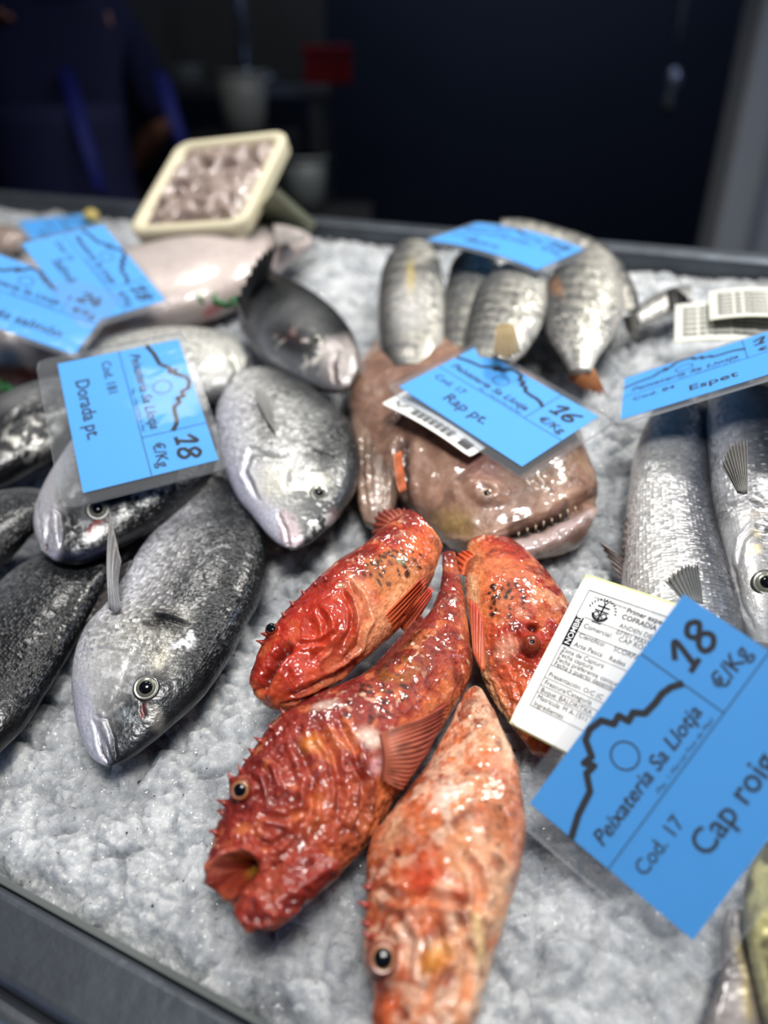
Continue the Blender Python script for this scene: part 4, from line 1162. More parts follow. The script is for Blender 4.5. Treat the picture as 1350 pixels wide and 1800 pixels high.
# right one, seen from above, half under the labels
L, r = scorpion('scorpionfish right of the fan, half covered by the white label pad, bulging eye on top',
                [(984, 1330, 934, 1324, .014, .5), (1004, 1290, 902, 1282, .015, .5), (1012, 1240, 868, 1236, .017, .52), (1014, 1180, 844, 1182, .020, .56), (1012, 1120, 830, 1120, .024, .6), (1000, 1065, 821, 1060), (970, 1018, 817, 1016),
                 (938, 980, 818, 986), (906, 958, 822, 962)], .026, .62, roll=-6, head=.52, rough=.7)
L.paint(L.poly([(822, 1010), (835, 1010), (846, 1110), (860, 1200), (890, 1265), (870, 1250), (838, 1170), (822, 1080)], 7), rgb(226, 178, 134), .8)
L.paint(L.ell(890, 1000, 50, 26, 20, .9), rgb(222, 130, 86), .6)
L.paint(L.ell(880, 1060, 40, 40, 0, .8), rgb(196, 110, 60), .6)
spots(L, 888, 1056, 36, 36, 60, 56, 5, rgb(36, 20, 16), 12)
L.paint(L.ell(890, 1140, 22, 30, 30, .8), rgb(232, 170, 140), .7)
L.paint(L.ell(890, 1190, 26, 50, -10, .9), rgb(214, 92, 56), .6)
L.paint(L.ell(960, 1040, 40, 60, -30, .9) * sst(-.02, .1, L.noise(.007, 3)), rgb(230, 160, 120), .6)
for k in range(5):
    L.groove([(858 + 9 * k, 1130 + 4 * k), (872 + 9 * k, 1190 + 4 * k), (892 + 7 * k, 1240 + 4 * k)], 4, .0018, .0015)
L.push(L.ell(934, 1132, 26, 22, 0, .9), .005)
L.push(L.ell(938, 1103, 13, 8, 0, .8), -.004)
L.paint(L.ell(938, 1103, 12, 7, 0, .6), rgb(70, 14, 12), .9)
L.groove([(905, 1110), (912, 1145), (945, 1160)], 6, .003, .002)
L.build('body', M['scorpion'], r)
eye(L, r, 934, 1130, 15, M['eye_red'], M['eye_red'], .34, lift=.0, nmix=.1, bulging=True)
fin('pelvic_fin', [(836, 1150, .05), (842, 1165, .05), (850, 1180, .05)], [(828, 1050, .06), (838, 1055, .062), (850, 1085, .062)], M['fin'], r, rgb(220, 110, 70), rgb(200, 70, 46), 4, thick=.0014)
fin('tail_fin', [(815, 1012, .03), (822, 990, .034), (838, 978, .036)], [(800, 1000, .02), (803, 975, .03), (820, 965, .036)], M['fin'], r, rgb(216, 100, 56), rgb(206, 80, 46), 5, thick=.0014)
# ================================================================== PRICE CARDS AND LABELS
def rod(w):
    a = np.linalg.norm(w)
    if a < 1e-9:
        return np.eye(3)
    k = w / a
    K = np.array([[0, -k[2], k[1]], [k[2], 0, -k[0]], [-k[1], k[0], 0]])
    return np.eye(3) + math.sin(a) * K + (1 - math.cos(a)) * K @ K

def pose(c, w, h, h0=.04):
    """rigid pose of a w x h card from its four photographed corners (TL, TR, BR, BL)"""
    c = np.array(c, float)
    C0 = P(c[:, 0], c[:, 1], h0)
    ex = unit(C0[1] - C0[0]); ey = C0[3] - C0[0]; ey = unit(ey - ex * (ex @ ey))
    Rm = np.c_[ex, ey, np.cross(ex, ey)]; t = C0.mean(0)
    loc = np.array([[-w / 2, -h / 2, 0], [w / 2, -h / 2, 0], [w / 2, h / 2, 0], [-w / 2, h / 2, 0]])
    res = lambda q: (proj(t + q[3:] + loc @ (rod(q[:3]) @ Rm).T) - c).ravel()
    q = np.zeros(6); lam = 1e-3
    for _ in range(150):
        r = res(q)
        J = np.array([(res(q + np.eye(6)[i] * 1e-6) - r) / 1e-6 for i in range(6)]).T
        A = J.T @ J
        dq = -np.linalg.solve(A + lam * np.diag(np.diag(A) + 1e-9), J.T @ r)
        if (res(q + dq) ** 2).sum() < (r ** 2).sum():
            q, lam = q + dq, lam * .5
        else:
            lam *= 3
    return t + q[3:], rod(q[:3]) @ Rm

class Sheet:
    """a thin sheet measured in mm from its top left corner, lying at a pose, optionally bowed"""
    def __init__(s, corners, wmm, hmm, w, h0=.04, bow=0.0, lift=0.0, axis=0):
        s.w, s.h = w, w * hmm / wmm
        s.W, s.H, s.bow, s.axis = wmm, hmm, bow, axis
        s.t, s.R = pose(corners, s.w, s.h, h0)
        s.t = s.t - s.R[:, 2] * lift
    def pt(s, u, v, z=0.0):
        u, v, z = np.broadcast_arrays(np.asarray(u, float), np.asarray(v, float), np.asarray(z, float))
        a, b = u / s.W - .5, v / s.H - .5
        k = (a if s.axis == 0 else b)
        zz = z + s.bow * (1 - 4 * k * k)
        return s.t + (a * s.w)[..., None] * s.R[:, 0] + (b * s.h)[..., None] * s.R[:, 1] - zz[..., None] * s.R[:, 2]

    def slab(s, name, u0, v0, u1, v1, z0, z1, mat, parent, r=0.0, n=16, side=None):
        """plate between z0 and z1 with rounded corners of radius r (mm)"""
        us, vs = np.linspace(0, 1, n), np.linspace(0, 1, n)
        U, V_ = np.meshgrid(u0 + (u1 - u0) * us, v0 + (v1 - v0) * vs, indexing='ij')
        if r:
            cx, cy = np.clip(U, u0 + r, u1 - r), np.clip(V_, v0 + r, v1 - r)
            dx, dy = U - cx, V_ - cy
            d = np.hypot(dx, dy); m = np.maximum(np.abs(dx), np.abs(dy))
            k = np.where(d > 1e-9, m / np.maximum(d, 1e-9), 1)
            U, V_ = cx + dx * k, cy + dy * k
        top = s.pt(U, V_, z1).reshape(-1, 3); bot = s.pt(U, V_, z0).reshape(-1, 3)
        o = n * n
        fs, fm = [], []
        for i in range(n - 1):
            for j in range(n - 1):
                q = [i * n + j, (i + 1) * n + j, (i + 1) * n + j + 1, i * n + j + 1]
                fs += [q[::-1], [o + a for a in q]]; fm += [0, 0]
        rim = [i * n for i in range(n)] + [(n - 1) * n + j for j in range(1, n)] + [i * n + n - 1 for i in range(n - 2, -1, -1)] + [j for j in range(n - 2, 0, -1)]
        for a, b in zip(rim, rim[1:] + rim[:1]):
            fs.append([a, b, o + b, o + a]); fm.append(1 if side else 0)
        return mesh_obj(name, np.vstack([top, bot]), fs, [mat, side] if side else [mat], parent, smooth=False, fmat=fm)

class Ink:
    """flat lettering and strokes on a sheet, gathered into one mesh"""
    def __init__(s):
        s.v, s.f = [], []
    def add(s, v, f):
        o = len(s.v)
        s.v += [tuple(a) for a in v]; s.f += [[o + i for i in q] for q in f]
    def stroke(s, pts, w, closed=False, smooth=0):
        pts = np.asarray(pts, float)
        if smooth:
            pts = catmull(pts, smooth)
        if closed:
            T = unit(np.roll(pts, -1, 0) - np.roll(pts, 1, 0))
        else:
            T = unit(np.gradient(pts, axis=0))
        N = np.stack([-T[:, 1], T[:, 0]], -1) * w / 2
        k = len(pts)
        v = np.vstack([pts + N, pts - N])
        e = k if closed else k - 1
        s.add(v, [[i, (i + 1) % k, k + (i + 1) % k, k + i] for i in range(e)])
    def ring(s, x, y, r, w, n=40, a0=0, a1=360):
        th = np.radians(np.linspace(a0, a1, n))
        s.stroke(np.c_[x + r * np.cos(th), y + r * np.sin(th)], w)
    def rect(s, x0, y0, x1, y1):
        s.add([(x0, y0), (x1, y0), (x1, y1), (x0, y1)], [[0, 1, 2, 3]])
    def text(s, body, x, y, size, bold=0.0, shear=0.0, rot=0.0, width=None, align='LEFT'):
        cu = bpy.data.curves.new('t', 'FONT')
        cu.body = body; cu.size = size; cu.offset = bold; cu.shear = shear; cu.align_x = align
        cu.resolution_u = 3
        o = bpy.data.objects.new('t', cu); C.objects.link(o)
        dg = bpy.context.evaluated_depsgraph_get()
        me = bpy.data.meshes.new_from_object(o.evaluated_get(dg))
        v = np.array([q.co[:2] for q in me.vertices]).reshape(-1, 2)
        f = [list(p.vertices) for p in me.polygons]
        bpy.data.objects.remove(o); bpy.data.curves.remove(cu); bpy.data.meshes.remove(me)
        if not len(v):
            return
        if width:
            v[:, 0] *= width / max(v[:, 0].max(), 1e-6)
        a = math.radians(rot)
        X = x + v[:, 0] * math.cos(a) + v[:, 1] * math.sin(a)
        Y = y + v[:, 0] * math.sin(a) - v[:, 1] * math.cos(a)
        s.add(np.c_[X, Y], f)
    def build(s, name, sheet, z, mat, parent):
        v = np.array(s.v)
        return mesh_obj(name, sheet.pt(v[:, 0], v[:, 1], z), s.f, mat, parent, smooth=False)

MTN = [(0, 20.1), (9, 17.1), (19.2, 15.5), (24, 10.5), (28.3, 11.1), (26.6, 7.5), (30.6, 8.4), (34.3, 2.8), (38.6, 1.7), (44.4, 3.2), (46.3, 7.9), (50.2, 7.4), (50.8, 11.5), (54.7, 11), (57.1, 14.7), (62.9, 15.5), (67.3, 15.4), (71.5, 16.6), (75.8, 19.5)]
DIG = {'1': [[(0, 4), (5.5, 0), (4.2, 11)], [(1, 11.3), (7.4, 11.0)]],
       '8': [[(8, 1.8), (5, .2), (2, 2), (3, 5), (7, 7), (8.4, 10), (5.6, 12.2), (2, 11), (2, 8), (5.5, 5.4), (8.3, 3.2), (7.2, 1)]],
       '6': [[(8, 0), (3, 4), (1, 8), (2.4, 11.4), (6, 11.6), (7.6, 9), (5.4, 6.8), (2, 8)]],
       '2': [[(0, 2.4), (3, 0), (6.6, 1.6), (5.6, 5), (0, 11.4)], [(0, 11.4), (7.6, 11)]],
       '4': [[(4.4, 0), (0, 7.4), (8, 7.2)], [(6, 3.4), (5.6, 12)]]}

def card(label, corners, name_text, cod, price, h0=.04, bow=0.0, lift=0.0, sleeve=(9, 6, 12, 12), big=9.5, w=.125, price_at=(80, 8), name_at=(27, 62), detail=True):
    s = Sheet(corners, 105, 74, w, h0, bow, lift)
    root = thing('price_card', label, 'price card', s.t, 'blue price cards')
    s.slab('card', 0, 0, 105, 74, -.0002, .0002, M['card'], root)
    l, t, r_, b = sleeve
    s.slab('plastic_sleeve', -l, -t, 105 + r_, 74 + b, -.0010, .0008, M['sleeve'], root, r=5, side=M['sleeve_edge'])
    z = .0004
    k = Ink()
    for a_, b_ in zip(MTN, MTN[1:]):
        k.stroke([a_, b_], 2.7)
    for a_ in MTN[1:-1]:
        k.ring(a_[0], a_[1], .675, 1.35, 12)
    k.ring(39, 18, 5.4, .7)
    k.build('mountain_outline', s, z, M['ink'], root)
    k = Ink()
    k.stroke([(0, 37.2), (105, 37.2)], .45); k.stroke([(75.5, 0), (75.5, 37.2)], .45)
    k.text('Peixateria Sa Llotja', 5, 31.2, 8.2, .12, .22, width=66)
    k.text('Plaç. 1 Mercat Peix de Maó', 35, 35.9, 2.6, 0, .2, width=36)
    k.text('Cod. ' + cod, 6.5, 49, 8.0, .06)
    k.text(name_text, name_at[0], name_at[1], big * 1.35, .12)
    k.text('€/Kg', 82, 32.5, 9.2, .12)
    k.build('lettering', s, z, M['ink'], root)
    k = Ink()
    x = price_at[0]
    for ch in price:
        for st in DIG[ch]:
            k.stroke([(x + a - .18 * b_ + 2, price_at[1] + b_ * .98) for a, b_ in st], 2.2, smooth=8 * len(st))
        x += 9
    k.build('handwritten_price', s, z + .0001, M['ink'], root)
    return s

T1 = card('large blue card nearest the camera reading Cap roig with handwritten 18', [(930, 1410), (1200, 1042), (1515, 1258), (1222, 1652)], 'Cap roig', '17', '18', w=.117)
T2 = card('blue card lying on the monkfish with handwritten 16', [(833, 610), (1055, 733), (915, 820), (705, 680)], 'Rap pt.', '17', '16', h0=.06, w=.118, sleeve=(4, 5, 10, 8))
T3 = card('blue card reading Dorada pt. propped on the gilthead bream with handwritten 18', [(315, 597), (383, 808), (147, 867), (100, 640)], 'Dorada pt.', '181', '18', h0=.09, name_at=(18, 66), big=8.5, sleeve=(6, 5, 8, 12))
T4 = card('blue card reading Espet over the barracudas, running out of the right edge', [(1090, 663), (1400, 572), (1422, 632), (1098, 740)], 'Espet', '84', '16', h0=.10, w=.115, name_at=(40, 62), sleeve=(3, 2, 6, 8))
T5 = card('farthest blue card, bowed over the striped bream at the back', [(840, 393), (1025, 437), (945, 475), (750, 422)], 'Mabre', '52', '18', h0=.08, w=.120, bow=.004, sleeve=(3, 3, 6, 6))
T6 = card('blue card at the left edge with handwritten 24, lying over another blue card', [(-22, 440), (211, 525), (127, 621), (-108, 541)], 'Llués salmón', '31', '24', h0=.09, w=.117, name_at=(22, 63), sleeve=(3, 3, 4, 4))
T7 = card('blue card at upper left partly under the one marked 24, turned sideways', [(185, 395), (288, 528), (150, 570), (35, 430)], 'Salmó', '12', '18', h0=.08, w=.112, sleeve=(3, 3, 6, 5))
T8 = card('rearmost blue card at the upper left, only its top strip showing', [(150, 378), (215, 450), (90, 470), (33, 388)], 'Llobarro', '14', '16', h0=.03, sleeve=(2, 2, 3, 3))

# --- pad of white traceability labels in front of the right scorpionfish
s = Sheet([(1030, 1006), (1230, 1082), (1092, 1366), (893, 1276)], 70, 98, .0630, .05)
hh = hgt(s.pt(35, 49))
root = thing('label_pad', 'pad of white traceability labels tucked under the near price card', 'labels', s.t)
s.slab('backing_liner', -.6, -1.6, 72, 98.6, -.0050, -.0009, M['liner'], root, r=2)
s.slab('top_label', 0, 0, 70, 98, -.0008, 0, M['paper'], root, r=3.5)
z = .00025
k = Ink()
k.stroke([(7, 8), (70, 8)], .35); k.stroke([(7, 8), (7, 84)], .3); k.stroke([(7, 34), (70, 34)], .3); k.stroke([(12, 24.5), (70, 24.5)], .25)
k.stroke([(12, 44.5), (70, 44.5)], .25); k.stroke([(7, 58), (70, 58)], .25); k.stroke([(7, 66), (70, 66)], .25); k.stroke([(7, 71), (70, 71)], .25); k.stroke([(7, 75.5), (70, 75.5)], .25); k.stroke([(7, 84), (70, 84)], .25)
k.text('Primer expedidor:', 33, 13.2, 4.2, .08); k.text('COFRADIA DE PESCADORES', 32, 17.6, 4.2, .08)
k.text('ANDEN DE PONIENTE', 33, 23.0, 3.9); k.text('07701 MAHON', 33, 27.2, 3.9)
for y, a, b in ((30.5, 'Comercial:', 'CAP ROIG'), (36.8, 'Científico:', 'SCORPAENA SCROFA'), (42.8, 'Arte Pesca', 'Redes')):
    k.text(a, 14, y, 4.1); k.text(b, 36, y, 4.1)
for y, a in ((48.2, 'Zona de Captura'), (51.4, 'Fecha captura:'), (54.6, 'Fecha preferente consumo'), (57.6, 'Fecha y puerto desembarque'), (64.6, 'Presentación: O/C (C'), (69.8, 'Frescura/Categoría'), (74.6, 'Buque: BALDRITXA'), (79, 'Matrícula: M A-1511'), (83.2, 'Ingredientes')):
    k.text(a, 8.5, y, 3.9)
k.build('lettering', s, z, M['greyink'], root)
k = Ink(); k.rect(7.2, 25.2, 12.2, 44.2); k.build('name_block', s, z, M['ink'], root)
k = Ink(); k.text('NOMBRE', 11.4, 43.4, 4.8, .08, rot=-90); k.build('name_block_lettering', s, z + .0002, M['paper'], root)
k = Ink()
k.text('CONFRARIA DE PESCADORS', 12, 11.6, 1.6)
for i in range(13):
    a = math.radians(190 + i * 13)
    k.stroke([(20 + 7.6 * math.cos(a), 18.5 + 7.6 * math.sin(a)), (20 + 8.9 * math.cos(a + .08), 18.5 + 8.9 * math.sin(a + .08))], .6)
k.stroke([(20, 12.5), (20, 24.5)], 1.0); k.stroke([(16.2, 15), (23.8, 15)], .8); k.ring(20, 11.8, 1.1, .5)
k.ring(20, 18.8, 5.0, .9, 24, 15, 165); k.stroke([(15.6, 17.8), (24.4, 17.8)], .7); k.ring(17.6, 20.2, 1.5, .6); k.ring(22.4, 20.2, 1.5, .6); k.stroke([(16, 22.6), (24, 22.6)], .6); k.stroke([(17, 25.2), (23, 25.2)], .5)
k.build('emblem', s, z, M['ink'], root)

# --- label strip below the monkfish card
import copy
s = copy.copy(T2); s.bow = .006
root = thing('paper_label', 'curling white printed label sticking out below the card marked 16', 'label', s.pt(36, 76))
s.slab('sheet', -3, 40, 76, 87, -.0100, -.0095, M['paper'], root, side=M['liner'], r=2)
k = Ink()
for i in range(22):
    k.stroke([(20 + i * 1.7, 77), (20 + i * 1.7, 84)], .5 + .5 * (i * 7 % 3))
k.stroke([(4, 78), (9, 83), (14, 78)], 1.6); k.rect(62, 77, 71, 84)
k.build('print', s, -.0092, M['greyink'], root)

# --- two sheets at the right behind the Espet card
for lab, cn, h0, hw in (('lower white label sheet with torn edge behind the Espet card at right', [(1196, 540), (1420, 548), (1420, 600), (1166, 604)], .050, (100, 46)),
                        ('upper white label sheet with print rows lying on another sheet at right', [(1252, 514), (1440, 520), (1440, 566), (1238, 563)], .062, (80, 46))):
    s = Sheet.__new__(Sheet)
    Q = P([c[0] for c in cn], [c[1] for c in cn], h0)
    s.W, s.H, s.bow, s.axis = hw[0], hw[1], .005, 0
    s.w, s.h = float(np.linalg.norm(Q[1] - Q[0])), float(np.linalg.norm(Q[3] - Q[0]))
    ex = unit(Q[1] - Q[0]); ey = unit((Q[3] - Q[0]) - ex * ((Q[3] - Q[0]) @ ex))
    s.t, s.R = Q.mean(0), np.c_[ex, ey, np.cross(ex, ey)]
    root = thing('paper_label', lab, 'label', s.t)
    s.slab('sheet', 0, 0, hw[0], hw[1], -.0006, 0, M['paper_toned'], root, side=M['liner'])
    k = Ink()
    for i in range(6):
        k.text('Zona de Captura Mediterraneo', 6, 10 + 6 * i, 5.2, .25)
    k.build('print', s, .0003, M['greyink'], root)

# ================================================================== THINGS AT THE BACK OF THE COUNTER
s = Sheet([(314, 252), (512, 236), (426, 398), (226, 416)], 130, 135, .150, .10)
root = thing('foam_tray', 'cream foam tray of grey flesh propped up at the back left', 'tray', s.t)
s.slab('tray_base', 0, 0, 130, 135, -.014, -.006, M['foam'], root, r=16, n=20)
V, fs = [], []
def rr(u0, v0, u1, v1, r, n=10):
    o = []
    for cx, cy, a0 in ((u1 - r, v0 + r, -90), (u1 - r, v1 - r, 0), (u0 + r, v1 - r, 90), (u0 + r, v0 + r, 180)):
        for i in range(n):
            a = math.radians(a0 + 90 * i / (n - 1)); o.append((cx + r * math.cos(a), cy + r * math.sin(a)))
    return np.array(o)
rings = [(rr(0, 0, 130, 135, 16), -.008), (rr(-1, -1, 131, 136, 17), .001), (rr(1, 1, 129, 134, 15), .004), (rr(8, 8, 122, 127, 12), .004), (rr(10, 10, 120, 125, 11), .001), (rr(14, 14, 116, 121, 9), -.007)]
n = len(rings[0][0])
V = np.vstack([s.pt(q[:, 0], q[:, 1], z) for q, z in rings])
fs = [(i * n + j, i * n + (j + 1) % n, (i + 1) * n + (j + 1) % n, (i + 1) * n + j) for i in range(len(rings) - 1) for j in range(n)]
mesh_obj('tray_rim', V, fs, M['foam'], root)
gu, gv = np.meshgrid(np.linspace(11, 119, 90), np.linspace(11, 124, 90), indexing='ij')
w_ = np.stack([gu / 26, gv / 26, gu * 0], -1)
hz = .012 * np.abs(np.sin(6 * fbm(w_, 3) + gu / 14)) * np.minimum(1, np.minimum(np.minimum(gu - 10, 120 - gu), np.minimum(gv - 10, 125 - gv)) / 10)
V = s.pt(gu, gv, -.004 + hz).reshape(-1, 3)
q = [(i * 90 + j, i * 90 + j + 1, (i + 1) * 90 + j + 1, (i + 1) * 90 + j) for i in range(89) for j in range(89)]
o = mesh_obj('cuttlefish_strips', V, q, M['squid']); tag(o, 'grey pink strips of cuttlefish packed in the foam tray', 'seafood', kind='stuff')

def lump(name, label, cat, x, y, h, r, mat, sc=(1, 1, 1), amp=.2, seed=0):
    bm = bmesh.new(); bmesh.ops.create_icosphere(bm, subdivisions=4, radius=1)
    V = np.array([v.co[:] for v in bm.verts]); bm.verts.index_update(); fs = [[v.index for v in f.verts] for f in bm.faces]; bm.free()
    V = V * (1 + amp * (fbm(V * 1.6 + seed, 3) - .5))[:, None] * np.array(sc) * r
    p = P(x, y, h)
    V = p + V[:, :1] * UB + V[:, 1:2] * VB + V[:, 2:] * NB
    return tag(mesh_obj(name, V, fs, mat, origin=p), label, cat)
lump('lemon_half', 'small yellow lemon at the back edge above the blue cards', 'lemon', 160, 380, .012, .010, M['lemon'], (1.1, 1, .9), .1)
lump('dark_fillet', 'dark brown piece of fish at the far left edge beside the rear card', 'fish', -5, 425, .015, .035, M['squid'], (1.2, .8, .5), .5, 3)
# clear box lid leaning behind the tray
pts = [P(428, 398, .03), P(478, 338, .10), P(548, 400, .03), P(540, 415, .01), P(430, 415, .01)]
b = np.array(pts); t2 = b + VB * .012
fs = [(0, 1, 2, 3, 4), (9, 8, 7, 6, 5)] + [(i, (i + 1) % 5, 5 + (i + 1) % 5, 5 + i) for i in range(5)]
o = mesh_obj('plastic_bag', np.vstack([b, t2]), fs, plain('cloudy_green_plastic', rgb(128, 132, 110), .4, coat=.4), smooth=False)
tag(o, 'cloudy greenish plastic bag standing behind the foam tray', 'bag')

def garnish(label, x, y, h, seed):
    R = np.random.RandomState(seed)
    root = thing('plastic_grass', label, 'garnish', P(x, y, h), 'green plastic grass')
    for k in range(9):
        a = R.uniform(0, 6.28); p = P(x, y, h) + UB * R.uniform(-.03, .03)
        q = p + (UB * math.cos(a) + VB * math.sin(a)) * .010 + NB * .008
        tube('blade', np.array([p, (p + q) / 2 + NB * .003, q]), [.002, .0015, .0006], M['garnish'], root, 6)
garnish('green plastic grass at the left edge above the dark gilthead', 5, 690, .03, 1)
garnish('green plastic grass showing behind the dark gilthead with the white mouth', 400, 540, .05, 2)

# ================================================================== BACKGROUND
def col_box(x0, x1, depth, z0, z1, th):
    a, b = PD(x0, 300, depth), PD(x1, 300, depth)
    return ((a[0] + b[0]) / 2, a[1], (z0 + z1) / 2, abs(b[0] - a[0]), th, z1 - z0)
# grey column at the right
p0, p1 = PD(1262, 400, 1.9), PD(1420, 400, 1.9)
t = thing('steel_column', 'tall grey metal column rising behind the counter at the right', 'column', (p0[0] + .12, p0[1], 0))
boxes('shaft', [(p0[0] + .12, p0[1] + .06, 1.3, .24, .12, 2.6)], M['column'], t, bevel=.02)
boxes('edge_trim', [(p0[0] + .09, p0[1] - .006, 1.3, .02, .02, 2.6)], M['chrome'], t, bevel=.004)
# hanging hose rod
a, b = PD(1206, -60, 2.3), PD(1172, 208, 2.3)
x0 = a[0] * .5 + b[0] * .5
t = thing('spray_hose', 'thin hanging metal spray hose in front of the dark panel', 'hose', (x0, b[1], b[2]))
zb = PD(1190, 70, 2.3)[2]
q = PD(1190, 70, 2.3)
tube('pipe', [(q[0], q[1], q[2] + .9), (q[0], q[1], q[2] + .3), (q[0], q[1], q[2])], .013, M['chrome'], t)
q2 = PD(1184, 140, 2.3)
lump_c = lambda c, r: [(c[0], c[1], c[2] + r), (c[0], c[1], c[2] + r * .5), (c[0], c[1], c[2] - r * .5), (c[0], c[1], c[2] - r)]
tube('valve', lump_c(q2, .03), [.012, .022, .022, .012], M['chrome'], t)
q3 = PD(1171, 192, 2.3)
tube('nozzle', [q2, (q2 + q3) / 2, q3], [.009, .012, .02], M['greyplastic'], t)
# work table and things on it
yb = 3.1
def bx(name, label, cat, x0, x1, y0, y1, depth, th, mat, parts=None, group=None):
    A, B_ = PD(x0, y0, depth), PD(x1, y1, depth)
    t = thing(name, label, cat, ((A[0] + B_[0]) / 2, A[1] + th / 2, B_[2]), group)
    return t, A, B_
t = thing('work_table', 'dark steel work table along the back of the stall', 'table', (-1.0, 2.95, 0))
tp = PD(400, 150, 2.75)
boxes('table_top', [(-1.3, tp[1] + .3, tp[2] - .02, 2.2, .6, .04)], M['steel'], t, bevel=.006)
for x in (-2.3, -.25):
    for y in (.06, .54):
        boxes('leg', [(x, tp[1] + y, tp[2] / 2 - .02, .05, .05, tp[2] - .04)], M['steel'], t, bevel=.004)
zt = tp[2]
tag(boxes('splash_panel', [(-.9, tp[1] + .66, zt + .35, 1.3, .03, .7)], M['beige'], bevel=.004), kind='structure')  # beige splash panel standing behind the work table
def on_table(name, label, cat, x, half, hgt_, dy, mat, taper=.85, part='tub', rim=True, n=24, sq=False):
    c = np.array([x, tp[1] + dy, zt])
    t = thing(name, label, cat, c)
    if sq:
        boxes(part, [(c[0], c[1], zt + hgt_ / 2, half * 2, half * 1.4, hgt_)], mat, t, bevel=.012)
        if rim:
            boxes('rim', [(c[0], c[1], zt + hgt_ - .01, half * 2.12, half * 1.5, .02)], mat, t, bevel=.006)
    else:
        tube(part, [c, c + [0, 0, hgt_ * .5], c + [0, 0, hgt_]], [half * taper, half * (taper + 1) / 2, half], mat, t, n)
        if rim:
            tube('rim', [c + [0, 0, hgt_ - .012], c + [0, 0, hgt_]], [half * 1.06, half * 1.06], mat, t, n)
    return t
def xw(px):
    return PD(px, 120, 2.9)[0]
on_table('red_crate', 'red plastic crate on the back work table', 'crate', xw(576), .085, .125, .2, M['red'], part='crate_body', sq=True)
on_table('white_tub', 'pale tub on the back work table left of the red crate', 'tub', xw(320), .075, .06, .2, M['white'])
tt = on_table('tap', 'slim chrome tap with a ball end on the back work table', 'tap', xw(426), .03, .05, .25, M['chrome'], part='ball')
tube('spout', [(xw(426), tp[1] + .25, zt + .05), (xw(426), tp[1] + .25, zt + .25), (xw(426), tp[1] + .25, zt + .6)], [.022, .02, .024], M['chrome'], tt)
on_table('steel_bowl', 'bluish steel bowl on the front edge of the back work table', 'bowl', xw(462), .07, .03, .06, M['chrome'], taper=.6)
# pale bucket and grey tub lower down on crates
for nm, lab, px, py, dep, rad, hh_, mt in (('bucket', 'pale bucket standing on a crate below the back work table', 432, 232, 2.3, .075, .16, M['white']),
                                          ('grey_tub', 'grey plastic tub on a crate right behind the counter', 540, 372, 1.8, .05, .12, M['greyplastic'])):
    c = PD(px, py, dep)
    cr = thing('crate', 'dark crate holding up the ' + ('pale bucket' if nm == 'bucket' else 'grey tub'), 'crate', (c[0], c[1], 0), 'dark crates')
    boxes('crate_body', [(c[0], c[1], c[2] / 2, .3, .3, c[2])], M['black_cloth'], cr, bevel=.01)
    t = thing(nm, lab, nm.split('_')[-1], c)
    tube('tub', [c, c + [0, 0, hh_ / 2], c + [0, 0, hh_]], [rad * .8, rad * .9, rad], mt, t, 24)
    tube('rim', [c + [0, 0, hh_ - .01], c + [0, 0, hh_]], [rad * 1.07, rad * 1.07], mt, t, 24)

